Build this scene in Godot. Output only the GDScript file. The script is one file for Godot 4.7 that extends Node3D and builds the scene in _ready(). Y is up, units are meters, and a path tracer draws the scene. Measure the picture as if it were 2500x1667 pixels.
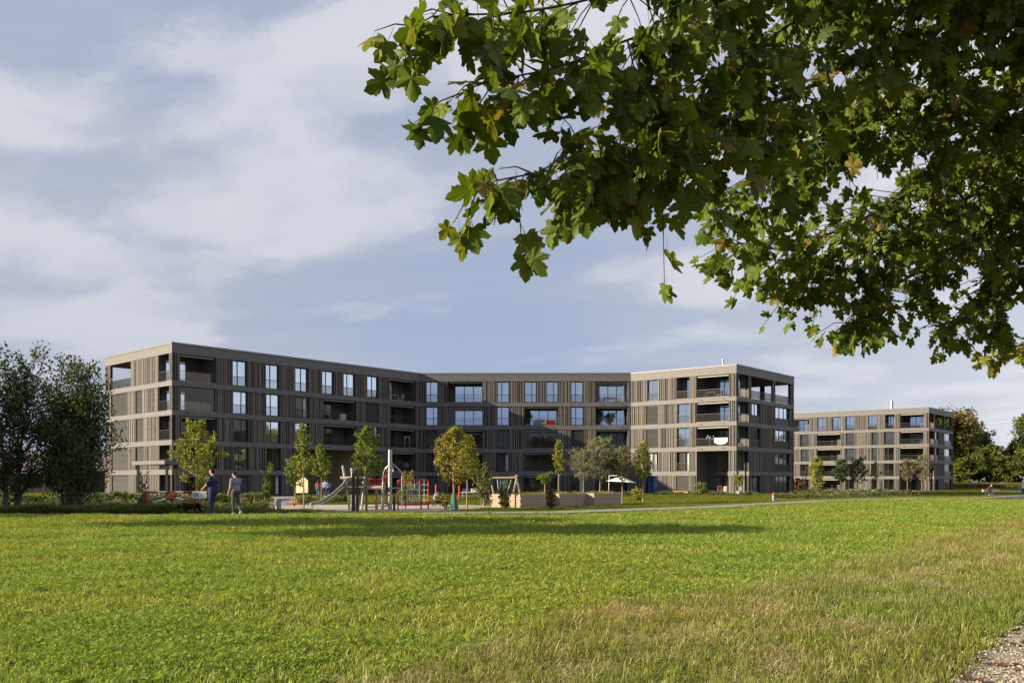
extends Node3D
# A bent five-storey apartment house with timber cladding behind a meadow, young trees and a playground; a maple overhead.
# Units are metres, y is up, the camera looks along -z. "depth" below means -z.

var rng := RandomNumberGenerator.new()
var M := {}
var taken := {}
var SUN := Vector3(4.0, -1.34, -1.0)   # the way sunlight travels


# ---------------------------------------------------------------- mesh building
class Shape:
	var v := PackedVector3Array()
	var n := PackedVector3Array()
	var c := PackedColorArray()
	var col := Color.WHITE

	func tri(a: Vector3, b: Vector3, d: Vector3) -> void:
		var m := (d - a).cross(b - a).normalized()
		v.append(a); v.append(b); v.append(d)
		n.append(m); n.append(m); n.append(m)
		c.append(col); c.append(col); c.append(col)

	func tri_n(a: Vector3, b: Vector3, d: Vector3, na: Vector3, nb: Vector3, nd: Vector3) -> void:
		if (d - a).cross(b - a).dot(na + nb + nd) < 0.0:
			v.append(a); v.append(d); v.append(b)
			n.append(na); n.append(nd); n.append(nb)
		else:
			v.append(a); v.append(b); v.append(d)
			n.append(na); n.append(nb); n.append(nd)
		c.append(col); c.append(col); c.append(col)

	func quad(a: Vector3, b: Vector3, d: Vector3, e: Vector3, out: Vector3) -> void:
		if (d - a).cross(b - a).dot(out) >= 0.0:
			tri(a, b, d); tri(a, d, e)
		else:
			tri(a, d, b); tri(a, e, d)

	# axis-aligned box; sides: which of x- x+ y- y+ z- z+ to draw (bits 1 2 4 8 16 32)
	func box(lo: Vector3, hi: Vector3, sides := 63) -> void:
		if sides & 1: quad(Vector3(lo.x, lo.y, lo.z), Vector3(lo.x, hi.y, lo.z), Vector3(lo.x, hi.y, hi.z), Vector3(lo.x, lo.y, hi.z), Vector3.LEFT)
		if sides & 2: quad(Vector3(hi.x, lo.y, lo.z), Vector3(hi.x, hi.y, lo.z), Vector3(hi.x, hi.y, hi.z), Vector3(hi.x, lo.y, hi.z), Vector3.RIGHT)
		if sides & 4: quad(Vector3(lo.x, lo.y, lo.z), Vector3(hi.x, lo.y, lo.z), Vector3(hi.x, lo.y, hi.z), Vector3(lo.x, lo.y, hi.z), Vector3.DOWN)
		if sides & 8: quad(Vector3(lo.x, hi.y, lo.z), Vector3(hi.x, hi.y, lo.z), Vector3(hi.x, hi.y, hi.z), Vector3(lo.x, hi.y, hi.z), Vector3.UP)
		if sides & 16: quad(Vector3(lo.x, lo.y, lo.z), Vector3(hi.x, lo.y, lo.z), Vector3(hi.x, hi.y, lo.z), Vector3(lo.x, hi.y, lo.z), Vector3.FORWARD)
		if sides & 32: quad(Vector3(lo.x, lo.y, hi.z), Vector3(hi.x, lo.y, hi.z), Vector3(hi.x, hi.y, hi.z), Vector3(lo.x, hi.y, hi.z), Vector3.BACK)

	# a bar with a square section between two points
	func bar(a: Vector3, b: Vector3, wide: float, thick := 0.0) -> void:
		var t := wide if thick == 0.0 else thick
		var d := (b - a).normalized()
		var s := d.cross(Vector3.UP if absf(d.y) < 0.9 else Vector3.BACK).normalized()
		var u := s.cross(d).normalized()
		var p := [a - s * wide / 2 - u * t / 2, a + s * wide / 2 - u * t / 2, a + s * wide / 2 + u * t / 2, a - s * wide / 2 + u * t / 2]
		var l := b - a
		quad(p[0], p[1], p[1] + l, p[0] + l, -u)
		quad(p[3], p[2], p[2] + l, p[3] + l, u)
		quad(p[0], p[3], p[3] + l, p[0] + l, -s)
		quad(p[1], p[2], p[2] + l, p[1] + l, s)
		quad(p[0], p[1], p[2], p[3], -d)
		quad(p[0] + l, p[1] + l, p[2] + l, p[3] + l, d)

	func tube(pts: Array, radii: Array, sides := 8, caps := true) -> void:
		var rings := []
		var norms := []
		var prev_s := Vector3.ZERO
		for i in pts.size():
			var a: Vector3 = pts[maxi(i - 1, 0)]
			var b: Vector3 = pts[mini(i + 1, pts.size() - 1)]
			var d := (b - a).normalized()
			var s := prev_s - d * prev_s.dot(d)
			if s.length() < 0.1:
				s = d.cross(Vector3.UP if absf(d.y) < 0.9 else Vector3.BACK)
			s = s.normalized()
			prev_s = s
			var u := d.cross(s)
			var ring := PackedVector3Array()
			var nn := PackedVector3Array()
			for k in sides:
				var ang := TAU * k / sides
				var o := s * cos(ang) + u * sin(ang)
				nn.append(o)
				ring.append(pts[i] + o * float(radii[mini(i, radii.size() - 1)]))
			rings.append(ring)
			norms.append(nn)
		for i in pts.size() - 1:
			for k in sides:
				var q := (k + 1) % sides
				tri_n(rings[i][k], rings[i + 1][k], rings[i + 1][q], norms[i][k], norms[i + 1][k], norms[i + 1][q])
				tri_n(rings[i][k], rings[i + 1][q], rings[i][q], norms[i][k], norms[i + 1][q], norms[i][q])
		if caps:
			for e in [0, pts.size() - 1]:
				var o: Vector3 = (pts[0] - pts[1]).normalized() if e == 0 else (pts[e] - pts[e - 1]).normalized()
				for k in range(1, sides - 1):
					tri_n(rings[e][0], rings[e][k], rings[e][k + 1], o, o, o)

	# a turned shape round the y axis: profile of (radius, height)
	func lathe(at: Vector3, prof: Array, sides := 12) -> void:
		for i in prof.size() - 1:
			var a: Vector2 = prof[i]
			var b: Vector2 = prof[i + 1]
			var sl := Vector2(b.y - a.y, a.x - b.x).normalized()
			for k in sides:
				var p := TAU * k / sides
				var q := TAU * (k + 1) / sides
				var dp := Vector3(cos(p), 0, sin(p))
				var dq := Vector3(cos(q), 0, sin(q))
				var np := dp * sl.x + Vector3.UP * sl.y
				var nq := dq * sl.x + Vector3.UP * sl.y
				var p0 := at + dp * a.x + Vector3.UP * a.y
				var p1 := at + dp * b.x + Vector3.UP * b.y
				var q0 := at + dq * a.x + Vector3.UP * a.y
				var q1 := at + dq * b.x + Vector3.UP * b.y
				if b.x > 0.0001: tri_n(p0, p1, q1, np, np, nq)
				if a.x > 0.0001: tri_n(p0, q1, q0, np, nq, nq)

	# horizontal slab from a polygon of (x, z)
	func slab(poly: PackedVector2Array, y0: float, y1: float) -> void:
		var idx := Geometry2D.triangulate_polygon(poly)
		for k in range(0, idx.size(), 3):
			var p := [poly[idx[k]], poly[idx[k + 1]], poly[idx[k + 2]]]
			tri_n(Vector3(p[0].x, y1, p[0].y), Vector3(p[1].x, y1, p[1].y), Vector3(p[2].x, y1, p[2].y), Vector3.UP, Vector3.UP, Vector3.UP)
			tri_n(Vector3(p[0].x, y0, p[0].y), Vector3(p[1].x, y0, p[1].y), Vector3(p[2].x, y0, p[2].y), Vector3.DOWN, Vector3.DOWN, Vector3.DOWN)
		var turn := 1.0 if Geometry2D.is_polygon_clockwise(poly) else -1.0
		for k in poly.size():
			var a := poly[k]
			var b := poly[(k + 1) % poly.size()]
			var e := b - a
			quad(Vector3(a.x, y0, a.y), Vector3(b.x, y0, b.y), Vector3(b.x, y1, b.y), Vector3(a.x, y1, a.y), Vector3(-e.y, 0, e.x) * turn)

	func done() -> ArrayMesh:
		var m := ArrayMesh.new()
		if v.is_empty():
			return m
		var a := []
		a.resize(Mesh.ARRAY_MAX)
		a[Mesh.ARRAY_VERTEX] = v
		a[Mesh.ARRAY_NORMAL] = n
		a[Mesh.ARRAY_COLOR] = c
		m.add_surface_from_arrays(Mesh.PRIMITIVE_TRIANGLES, a)
		return m


func lin(r: float, g: float, b: float, a := 1.0) -> Color:
	var k := Color(r, g, b).linear_to_srgb()
	k.a = a
	return k


func numbered(called: String) -> String:
	if not taken.has(called):
		taken[called] = 0
		return called
	taken[called] += 1
	return "%s_%03d" % [called, taken[called]]


func part(called: String, shape, mat: Material, parent: Node, at := Transform3D.IDENTITY) -> MeshInstance3D:
	var o := MeshInstance3D.new()
	o.name = called
	o.mesh = shape.done() if shape is Shape else shape
	o.material_override = mat
	o.transform = at
	parent.add_child(o, true)
	return o


func tag(o: Node, label: String, category: String, group := "", kind := "") -> Node:
	if label: o.set_meta("label", label)
	if category: o.set_meta("category", category)
	if group: o.set_meta("group", group)
	if kind: o.set_meta("kind", kind)
	return o


func thing(called: String, label: String, category: String, at: Vector3, turn := 0.0, group := "") -> Node3D:
	var o := Node3D.new()
	o.name = numbered(called)
	add_child(o, true)
	o.position = at
	o.rotation.y = turn
	tag(o, label, category, group)
	return o


func solid(called: String, shape, mat: Material, label: String, category: String, at := Vector3.ZERO, turn := 0.0, group := "") -> MeshInstance3D:
	var o := part(numbered(called), shape, mat, self, Transform3D(Basis(Vector3.UP, turn), at))
	tag(o, label, category, group)
	return o


func setting(called: String, shape, mat: Material) -> MeshInstance3D:
	var o := part(numbered(called), shape, mat, self)
	o.set_meta("kind", "structure")
	return o


# copies of one mesh as one object; rows of 16 numbers (3x4 transform, colour)
func scatter(called: String, mesh: Mesh, mat: Material, rows: PackedFloat32Array, label: String, category: String, parent: Node = null) -> MultiMeshInstance3D:
	var mm := MultiMesh.new()
	mm.transform_format = MultiMesh.TRANSFORM_3D
	mm.use_colors = true
	mm.mesh = mesh
	mm.instance_count = rows.size() / 16
	mm.buffer = rows
	var o := MultiMeshInstance3D.new()
	o.name = numbered(called) if parent == null else called
	o.multimesh = mm
	o.material_override = mat
	(self if parent == null else parent).add_child(o, true)
	tag(o, label, category if parent == null else "", "", "stuff")
	return o


func put_row(rows: PackedFloat32Array, b: Basis, o: Vector3, k: Color) -> void:
	rows.append_array(PackedFloat32Array([b.x.x, b.y.x, b.z.x, o.x, b.x.y, b.y.y, b.z.y, o.y, b.x.z, b.y.z, b.z.z, o.z, k.r, k.g, k.b, 1.0]))


# ---------------------------------------------------------------- materials
func noise_tex(freq: float, lo: Color, hi: Color, seed_: int, size := 256, kind := FastNoiseLite.TYPE_SIMPLEX_SMOOTH, octaves := 4) -> ImageTexture:
	var f := FastNoiseLite.new()
	f.seed = seed_
	f.noise_type = kind
	f.frequency = freq
	f.fractal_octaves = octaves
	var im := f.get_seamless_image(size, size, false, false, 0.1, true)
	var out := Image.create(size, size, false, Image.FORMAT_RGB8)
	for y in size:
		for x in size:
			out.set_pixel(x, y, lo.lerp(hi, im.get_pixel(x, y).r))
	return ImageTexture.create_from_image(out)


func mat(called: String, base: Color, rough := 0.8, metal := 0.0) -> StandardMaterial3D:
	var m := StandardMaterial3D.new()
	m.resource_name = called
	m.albedo_color = base
	m.roughness = rough
	m.metallic = metal
	M[called] = m
	return m


func textured(m: StandardMaterial3D, t: Texture2D, scale: Vector3, world := true) -> StandardMaterial3D:
	m.albedo_texture = t
	m.uv1_triplanar = true
	m.uv1_world_triplanar = world
	m.uv1_scale = scale
	return m


func make_materials() -> void:
	var soft := noise_tex(0.02, Color(0.80, 0.80, 0.80), Color(1, 1, 1), 3)
	var grain := noise_tex(0.03, Color(0.62, 0.60, 0.58), Color(1, 1, 1), 5)
	var mottled := noise_tex(0.05, Color(0.55, 0.55, 0.55), Color(1, 1, 1), 8)
	M.soft = soft
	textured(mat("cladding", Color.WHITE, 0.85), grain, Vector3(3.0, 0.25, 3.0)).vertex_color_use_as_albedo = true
	textured(mat("band", lin(0.146, 0.137, 0.139), 0.6), soft, Vector3(0.3, 0.3, 0.3))
	textured(mat("cap", lin(0.17, 0.17, 0.18), 0.5, 0.2), soft, Vector3(0.4, 0.4, 0.4))
	mat("membrane", lin(0.028, 0.024, 0.022), 0.9)  # near-black colour standing in for shade under the roof edge
	textured(mat("recess", lin(0.110, 0.100, 0.096), 0.8), soft, Vector3(0.5, 0.5, 0.5))
	mat("window_frame", lin(0.016, 0.018, 0.022), 0.4)
	mat("rail", lin(0.05, 0.048, 0.047), 0.45, 0.3)
	textured(mat("blind", lin(0.052, 0.049, 0.047), 0.5, 0.2), soft, Vector3(0.5, 0.5, 0.5))
	mat("awning", lin(0.24, 0.235, 0.225), 0.6)
	mat("room", lin(0.22, 0.21, 0.20), 0.9)
	mat("room_yellow", lin(0.55, 0.40, 0.07), 0.9)
	mat("white_curtain", lin(0.6, 0.6, 0.6), 0.9)
	mat("blue_curtain", lin(0.03, 0.12, 0.33), 0.9)
	textured(mat("ceiling_board", lin(0.20, 0.16, 0.12), 0.8), grain, Vector3(2, 2, 2))
	textured(mat("concrete", lin(0.36, 0.35, 0.33), 0.85), soft, Vector3(0.7, 0.7, 0.7))
	textured(mat("dark_concrete", lin(0.10, 0.10, 0.105), 0.85), soft, Vector3(0.7, 0.7, 0.7))
	textured(mat("cream", lin(0.66, 0.56, 0.38), 0.85), soft, Vector3(0.5, 0.5, 0.5))
	textured(mat("roof_gravel", lin(0.25, 0.24, 0.23), 0.95), mottled, Vector3(1, 1, 1))
	textured(mat("roof_tile", lin(0.30, 0.22, 0.25), 0.75), mottled, Vector3(0.8, 0.8, 0.8))
	var g := mat("pane", lin(0.50, 0.60, 0.73, 0.02), 0.02, 0.92)
	g.transparency = BaseMaterial3D.TRANSPARENCY_ALPHA
	g = mat("dark_pane", lin(0.05, 0.06, 0.06, 0.04), 0.02, 0.0)
	g.metallic_specular = 0.7
	g.transparency = BaseMaterial3D.TRANSPARENCY_ALPHA
	g = mat("clear_pane", lin(0.10, 0.11, 0.11, 0.02), 0.02, 0.0)
	g.transparency = BaseMaterial3D.TRANSPARENCY_ALPHA
	g = mat("smoked_pane", lin(0.018, 0.02, 0.022), 0.3, 0.0)
	g.metallic_specular = 0.25
	textured(mat("bark", lin(0.16, 0.125, 0.085), 0.9), grain, Vector3(4, 0.8, 4))
	textured(mat("pale_bark", lin(0.36, 0.28, 0.185), 0.9), grain, Vector3(5, 0.8, 5))
	textured(mat("dark_bark", lin(0.075, 0.06, 0.047), 0.95), grain, Vector3(6, 1.2, 6))
	for k in [["leaf", 0.6, 0.65], ["dark_leaf", 0.6, 0.35], ["grass", 0.75, 0.85], ["maple_leaf", 0.55, 0.85]]:
		var m := mat(k[0], Color.WHITE, k[1])
		m.vertex_color_use_as_albedo = true
		m.backlight_enabled = true
		m.backlight = lin(k[2], k[2], k[2] * 0.35)
		m.metallic_specular = 0.35
		m.cull_mode = BaseMaterial3D.CULL_DISABLED
	mat("painted", Color.WHITE, 0.75).vertex_color_use_as_albedo = true
	mat("cloth", Color.WHITE, 0.9).vertex_color_use_as_albedo = true
	textured(mat("steel", lin(0.50, 0.51, 0.52), 0.38, 0.75), soft, Vector3(2, 2, 2))
	mat("white_paint", lin(0.72, 0.72, 0.70), 0.5)
	mat("red_paint", lin(0.42, 0.018, 0.018), 0.45)
	mat("rope_white", lin(0.55, 0.53, 0.48), 0.9)
	mat("rope_red", lin(0.40, 0.03, 0.02), 0.8)
	mat("black_paint", lin(0.012, 0.012, 0.013), 0.5)
	textured(mat("log", lin(0.60, 0.48, 0.34), 0.8), grain, Vector3(2, 2, 2))
	textured(mat("larch", lin(0.56, 0.43, 0.32), 0.8), grain, Vector3(0.8, 5, 0.8))
	textured(mat("brown_post", lin(0.11, 0.075, 0.05), 0.8), grain, Vector3(4, 0.8, 4))
	mat("parasol", lin(0.72, 0.72, 0.70), 0.85)
	mat("grey_post", lin(0.28, 0.28, 0.30), 0.6)
	mat("green_bag", lin(0.03, 0.11, 0.085), 0.7)
	textured(mat("asphalt", lin(0.38, 0.36, 0.33), 0.95), mottled, Vector3(1.2, 1.2, 1.2))
	textured(mat("soil", lin(0.070, 0.072, 0.028), 1.0), mottled, Vector3(0.9, 0.9, 0.9))
	textured(mat("gravel", lin(0.66, 0.56, 0.44), 0.95), noise_tex(0.14, Color(0.30, 0.28, 0.26), Color(1, 1, 1), 14), Vector3(2.0, 2.0, 2.0))
	textured(mat("play_gravel", lin(0.62, 0.56, 0.47), 0.95), noise_tex(0.14, Color(0.55, 0.53, 0.50), Color(1, 1, 1), 15), Vector3(1.2, 1.2, 1.2))
	mat("lettering", lin(0.01, 0.01, 0.01), 0.7)
	mat("yellow_paint", lin(0.55, 0.33, 0.03), 0.5)
	mat("pram_grey", lin(0.17, 0.17, 0.19), 0.85)
	mat("blue_plastic", lin(0.03, 0.07, 0.30), 0.5)
	mat("orange_cloth", lin(0.50, 0.07, 0.02), 0.9)
	textured(mat("orange_wood", lin(0.46, 0.20, 0.07), 0.75), grain, Vector3(1, 4, 1))
	mat("fur", Color.WHITE, 0.95).vertex_color_use_as_albedo = true
	M.fur.metallic_specular = 0.15
	textured(mat("passage_render", lin(0.52, 0.44, 0.30), 0.85), soft, Vector3(0.5, 0.5, 0.5))
	mat("pebble", Color.WHITE, 0.9).vertex_color_use_as_albedo = true
	mat("seed", lin(0.42, 0.17, 0.06), 0.7)
	mat("stone", lin(0.33, 0.32, 0.31), 0.9)


# ---------------------------------------------------------------- camera, sky, sun
func make_view() -> void:
	var cam := Camera3D.new()
	cam.name = "camera"
	cam.projection = Camera3D.PROJECTION_FRUSTUM        # a level camera with the lens shifted up
	cam.near = 0.1
	cam.far = 900.0
	cam.size = 0.1 * 1667.0 / 2200.0
	cam.frustum_offset = Vector2(0.0, 0.1 * 338.5 / 2200.0)
	cam.position = Vector3(0, 1.70, 0)
	add_child(cam)
	cam.current = true
	var e := Environment.new()
	e.tonemap_mode = Environment.TONE_MAPPER_LINEAR
	e.tonemap_exposure = 2.3
	e.background_mode = Environment.BG_SKY
	e.background_energy_multiplier = 0.432
	e.sdfgi_enabled = true
	e.ssao_enabled = true
	e.ssil_enabled = true
	var s := Sky.new()
	var p := PanoramaSkyMaterial.new()
	p.panorama = ImageTexture.create_from_image(sky_image(2560))
	s.sky_material = p
	e.sky = s
	var w := WorldEnvironment.new()
	w.name = "world_environment"
	w.environment = e
	add_child(w)
	var l := DirectionalLight3D.new()
	l.name = "sun"
	l.light_energy = 1.6
	l.light_color = lin(1.0, 0.86, 0.62)
	l.light_angular_distance = 0.6
	l.shadow_enabled = true
	add_child(l)
	l.look_at_from_position(Vector3.ZERO, SUN, Vector3.UP)


func sky_image(wide: int) -> Image:
	var high := wide / 2
	var im := Image.create(wide, high, false, Image.FORMAT_RGBF)
	var a := FastNoiseLite.new()
	a.seed = 21
	a.frequency = 0.62
	a.fractal_octaves = 5
	a.fractal_gain = 0.5
	a.domain_warp_enabled = true
	a.domain_warp_amplitude = 0.6
	a.domain_warp_frequency = 0.5
	var b := FastNoiseLite.new()
	b.seed = 4
	b.frequency = 0.22
	b.fractal_octaves = 3
	var d := FastNoiseLite.new()
	d.seed = 77
	d.frequency = 1.0
	d.fractal_octaves = 5
	var to_sun := -SUN.normalized()
	for y in high:
		if y > high / 2 + 4:
			im.fill_rect(Rect2i(0, y, wide, high - y), Color(0.30, 0.33, 0.25))
			break
		var up := cos(PI * (y + 0.5) / high)
		var flat := sin(PI * (y + 0.5) / high)
		var h := clampf(up, 0.0, 1.0)
		var low := exp(-h * 4.0)
		for x in wide:
			var az := TAU * ((x + 0.5) / wide - 0.5)
			var dir := Vector3(sin(az) * flat, up, -cos(az) * flat)
			var k := 1.0 / (h + 0.13)
			var px := dir.x * k
			var pz := dir.z * k
			var rx := px * 0.82 + pz * 0.57      # the cloud field runs slantwise
			var rz := -px * 0.57 + pz * 0.82
			var big := b.get_noise_2d(rx * 1.1, rz * 1.3)
			var puff := a.get_noise_2d(rx * 1.5, rz * 2.1)
			var thin := d.get_noise_2d(px * 0.8, pz * 2.6)
			var away := clampf(0.5 + 0.6 * dir.x, 0.0, 1.0)        # clearer on the side away from the sun
			var sheet := smoothstep(-0.40, 0.34, big + 0.30 * thin + 0.40 * low - 0.25 * away)
			var cloud := smoothstep(-0.16, 0.46, puff + 0.75 * big + 0.14 * thin - 0.16 * away)
			var blue := Color(0.285, 0.365, 0.590).lerp(Color(0.385, 0.480, 0.680), low)
			var veil := Color(0.445, 0.490, 0.605).lerp(Color(0.500, 0.550, 0.640), low)
			var white := Color(0.760, 0.770, 0.815)
			var kk := blue.lerp(veil, 0.40 + 0.52 * sheet)
			kk = kk.lerp(white, cloud * (0.86 - 0.62 * low))
			var near := maxf(0.0, dir.dot(to_sun))
			var glow := pow(near, 5.0) * 0.45 + 0.34 * low * clampf(-0.05 - dir.x, 0.0, 1.2)
			kk += Color(1.0, 0.93, 0.80) * glow
			im.set_pixel(x, y, kk)
	return im


# ---------------------------------------------------------------- the ground
const PATH_X := [-120.0, -40.0, -12.0, 1.7, 9.2, 19.5, 34.0, 60.0, 110.0, 260.0]
const PATH_D := [30.0, 35.0, 36.3, 38.0, 45.0, 58.5, 75.0, 108.0, 150.0, 220.0]


func path_depth(x: float) -> float:
	for k in PATH_X.size() - 1:
		if x < PATH_X[k + 1]:
			return lerpf(PATH_D[k], PATH_D[k + 1], clampf((x - PATH_X[k]) / (PATH_X[k + 1] - PATH_X[k]), 0.0, 1.0))
	return 220.0


var bumps := FastNoiseLite.new()


func H(x: float, d: float) -> float:
	var across := d - path_depth(x)
	var field := 0.20 + 0.08 * smoothstep(-14.0, -2.0, across)
	field -= 0.55 * smoothstep(20.0, 60.0, x)
	field += 0.05 * bumps.get_noise_2d(x * 4.0, d * 4.0) * smoothstep(0.0, -3.0, across)
	var far := -0.30 * smoothstep(105.0, 160.0, d) - 0.45 * smoothstep(34.0, 58.0, x) * smoothstep(150.0, 100.0, d)
	far += 0.3 * smoothstep(196.0, 206.0, d) * smoothstep(70.0, 90.0, x)
	return lerpf(field, far, smoothstep(1.0, 9.5, across)) + 0.07 * exp(-across * across / 1.6) * smoothstep(-8.0, 3.0, x)


func ground_point(x: float, d: float, lift := 0.0) -> Vector3:
	return Vector3(x, H(x, d) + lift, -d)


func lines(stops: Array) -> Array:
	var out := []
	for s in stops:
		var p: float = s[0]
		while p < s[1] - 0.001:
			out.append(p)
			p += s[2]
	out.append(stops[-1][1])
	return out


func sheet(xs: Array, ds: Array, lift: float) -> Shape:
	var s := Shape.new()
	var pts := []
	var nor := []
	for d in ds:
		var row := []
		var nr := []
		for x in xs:
			row.append(ground_point(x, d, lift))
			nr.append(Vector3(H(x - 0.5, d) - H(x + 0.5, d), 1.0, H(x, d + 0.5) - H(x, d - 0.5)).normalized())
		pts.append(row)
		nor.append(nr)
	for j in ds.size() - 1:
		for i in xs.size() - 1:
			s.tri_n(pts[j][i], pts[j + 1][i], pts[j + 1][i + 1], nor[j][i], nor[j + 1][i], nor[j + 1][i + 1])
			s.tri_n(pts[j][i], pts[j + 1][i + 1], pts[j][i + 1], nor[j][i], nor[j + 1][i + 1], nor[j][i + 1])
	return s


func ribbon(pts: Array, wide: float, lift: float) -> Shape:
	var s := Shape.new()
	var fine := []
	for k in pts.size() - 1:
		var steps := maxi(1, int((pts[k + 1] - pts[k]).length() / 1.5))
		for q in steps:
			fine.append(pts[k].lerp(pts[k + 1], float(q) / steps))
	fine.append(pts[-1])
	var rows := []
	for k in fine.size():
		var dir: Vector2 = (fine[mini(k + 1, fine.size() - 1)] - fine[maxi(k - 1, 0)]).normalized()
		var side := Vector2(-dir.y, dir.x)
		var row := []
		for q in 5:
			var p: Vector2 = fine[k] + side * wide * (q / 4.0 - 0.5)
			row.append(ground_point(p.x, p.y, lift))
		rows.append(row)
	for k in rows.size() - 1:
		for q in 4:
			s.tri_n(rows[k][q], rows[k + 1][q], rows[k + 1][q + 1], Vector3.UP, Vector3.UP, Vector3.UP)
			s.tri_n(rows[k][q], rows[k + 1][q + 1], rows[k][q + 1], Vector3.UP, Vector3.UP, Vector3.UP)
	return s


const PLAY_AREA := [Vector2(-17.5, 57.5), Vector2(-13.5, 51.5), Vector2(-9.5, 47.6), Vector2(-4.6, 47.2), Vector2(-2.3, 51.5), Vector2(-0.6, 57), Vector2(-3, 61), Vector2(-9, 62.5), Vector2(-15, 60.5)]
const NEAR_EDGE := Vector2(3.3, 6.67)          # a point on the left edge of the gravel track by the camera
const NEAR_WAY := Vector2(0.598, 0.802)


func make_ground() -> void:
	bumps.seed = 9
	bumps.frequency = 0.06
	var xs := lines([[-420, -60, 40], [-60, -30, 3], [-30, 30, 1.0], [30, 110, 4], [110, 430, 40]])
	var ds := lines([[-160, 0, 20], [0, 62, 1.0], [62, 130, 4], [130, 230, 6], [230, 830, 60]])
	setting("ground", sheet(xs, ds, 0.0), M.soil)
	var pp := []
	for k in range(1, PATH_X.size() - 1):
		pp.append(Vector2(PATH_X[k], PATH_D[k]))
	setting("footpath", ribbon(pp, 1.7, 0.03), M.asphalt)
	var start := NEAR_EDGE + Vector2(0.802, -0.598) * 1.6
	setting("gravel_track", ribbon([start - NEAR_WAY * 14.0, start, start + NEAR_WAY * 60.0], 3.2, 0.02), M.gravel)
	var s := Shape.new()
	var poly := PackedVector2Array()
	for p in PLAY_AREA:
		poly.append(Vector2(p.x, -p.y))
	s.slab(poly, -0.1, 0.035)
	setting("playground_gravel", s, M.play_gravel)
	setting("garden_path", ribbon([Vector2(-34, 59), Vector2(-20, 57.6), Vector2(-14.6, 57)], 1.3, 0.03), M.concrete)
	setting("garden_path", ribbon([Vector2(-15.5, 59), Vector2(-19, 76), Vector2(-24.5, 96)], 3.0, 0.032), M.asphalt)
	setting("garden_path", ribbon([Vector2(-1.0, 54), Vector2(4, 60.5), Vector2(9, 66), Vector2(20, 88)], 1.3, 0.03), M.concrete)
	setting("terrace_paving", ribbon([Vector2(15.0, 112.8), Vector2(26.2, 103.9)], 3.6, 0.05), M.concrete)
	setting("terrace_paving", ribbon([Vector2(-12.0, 113.0), Vector2(14.4, 112.7)], 3.0, 0.054), M.dark_concrete)
	setting("terrace_paving", ribbon([Vector2(28.0, 104.8), Vector2(38.5, 117.4)], 2.6, 0.046), M.dark_concrete)


# ---------------------------------------------------------------- the two apartment houses
const P0 := Vector2(-45.16, 99.84)
const P1 := Vector2(-33.60, 88.91)
const P2 := Vector2(-11.75, 114.92)
const P3 := Vector2(15.15, 114.66)
const P4 := Vector2(26.39, 105.82)
const P5 := Vector2(37.23, 118.78)
const R1 := Vector2(21.70, 131.0)
const R2 := Vector2(-18.98, 131.0)
const P6 := Vector2(75.96, 164.0)
const P7 := Vector2(86.65, 176.74)
const P8 := Vector2(40.68, 190.29)
const LEVEL := [0.06, 2.75, 5.69, 8.63, 11.57, 14.78]    # top of the band below each storey
const BAND := 0.5
const TOP := 15.14
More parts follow.
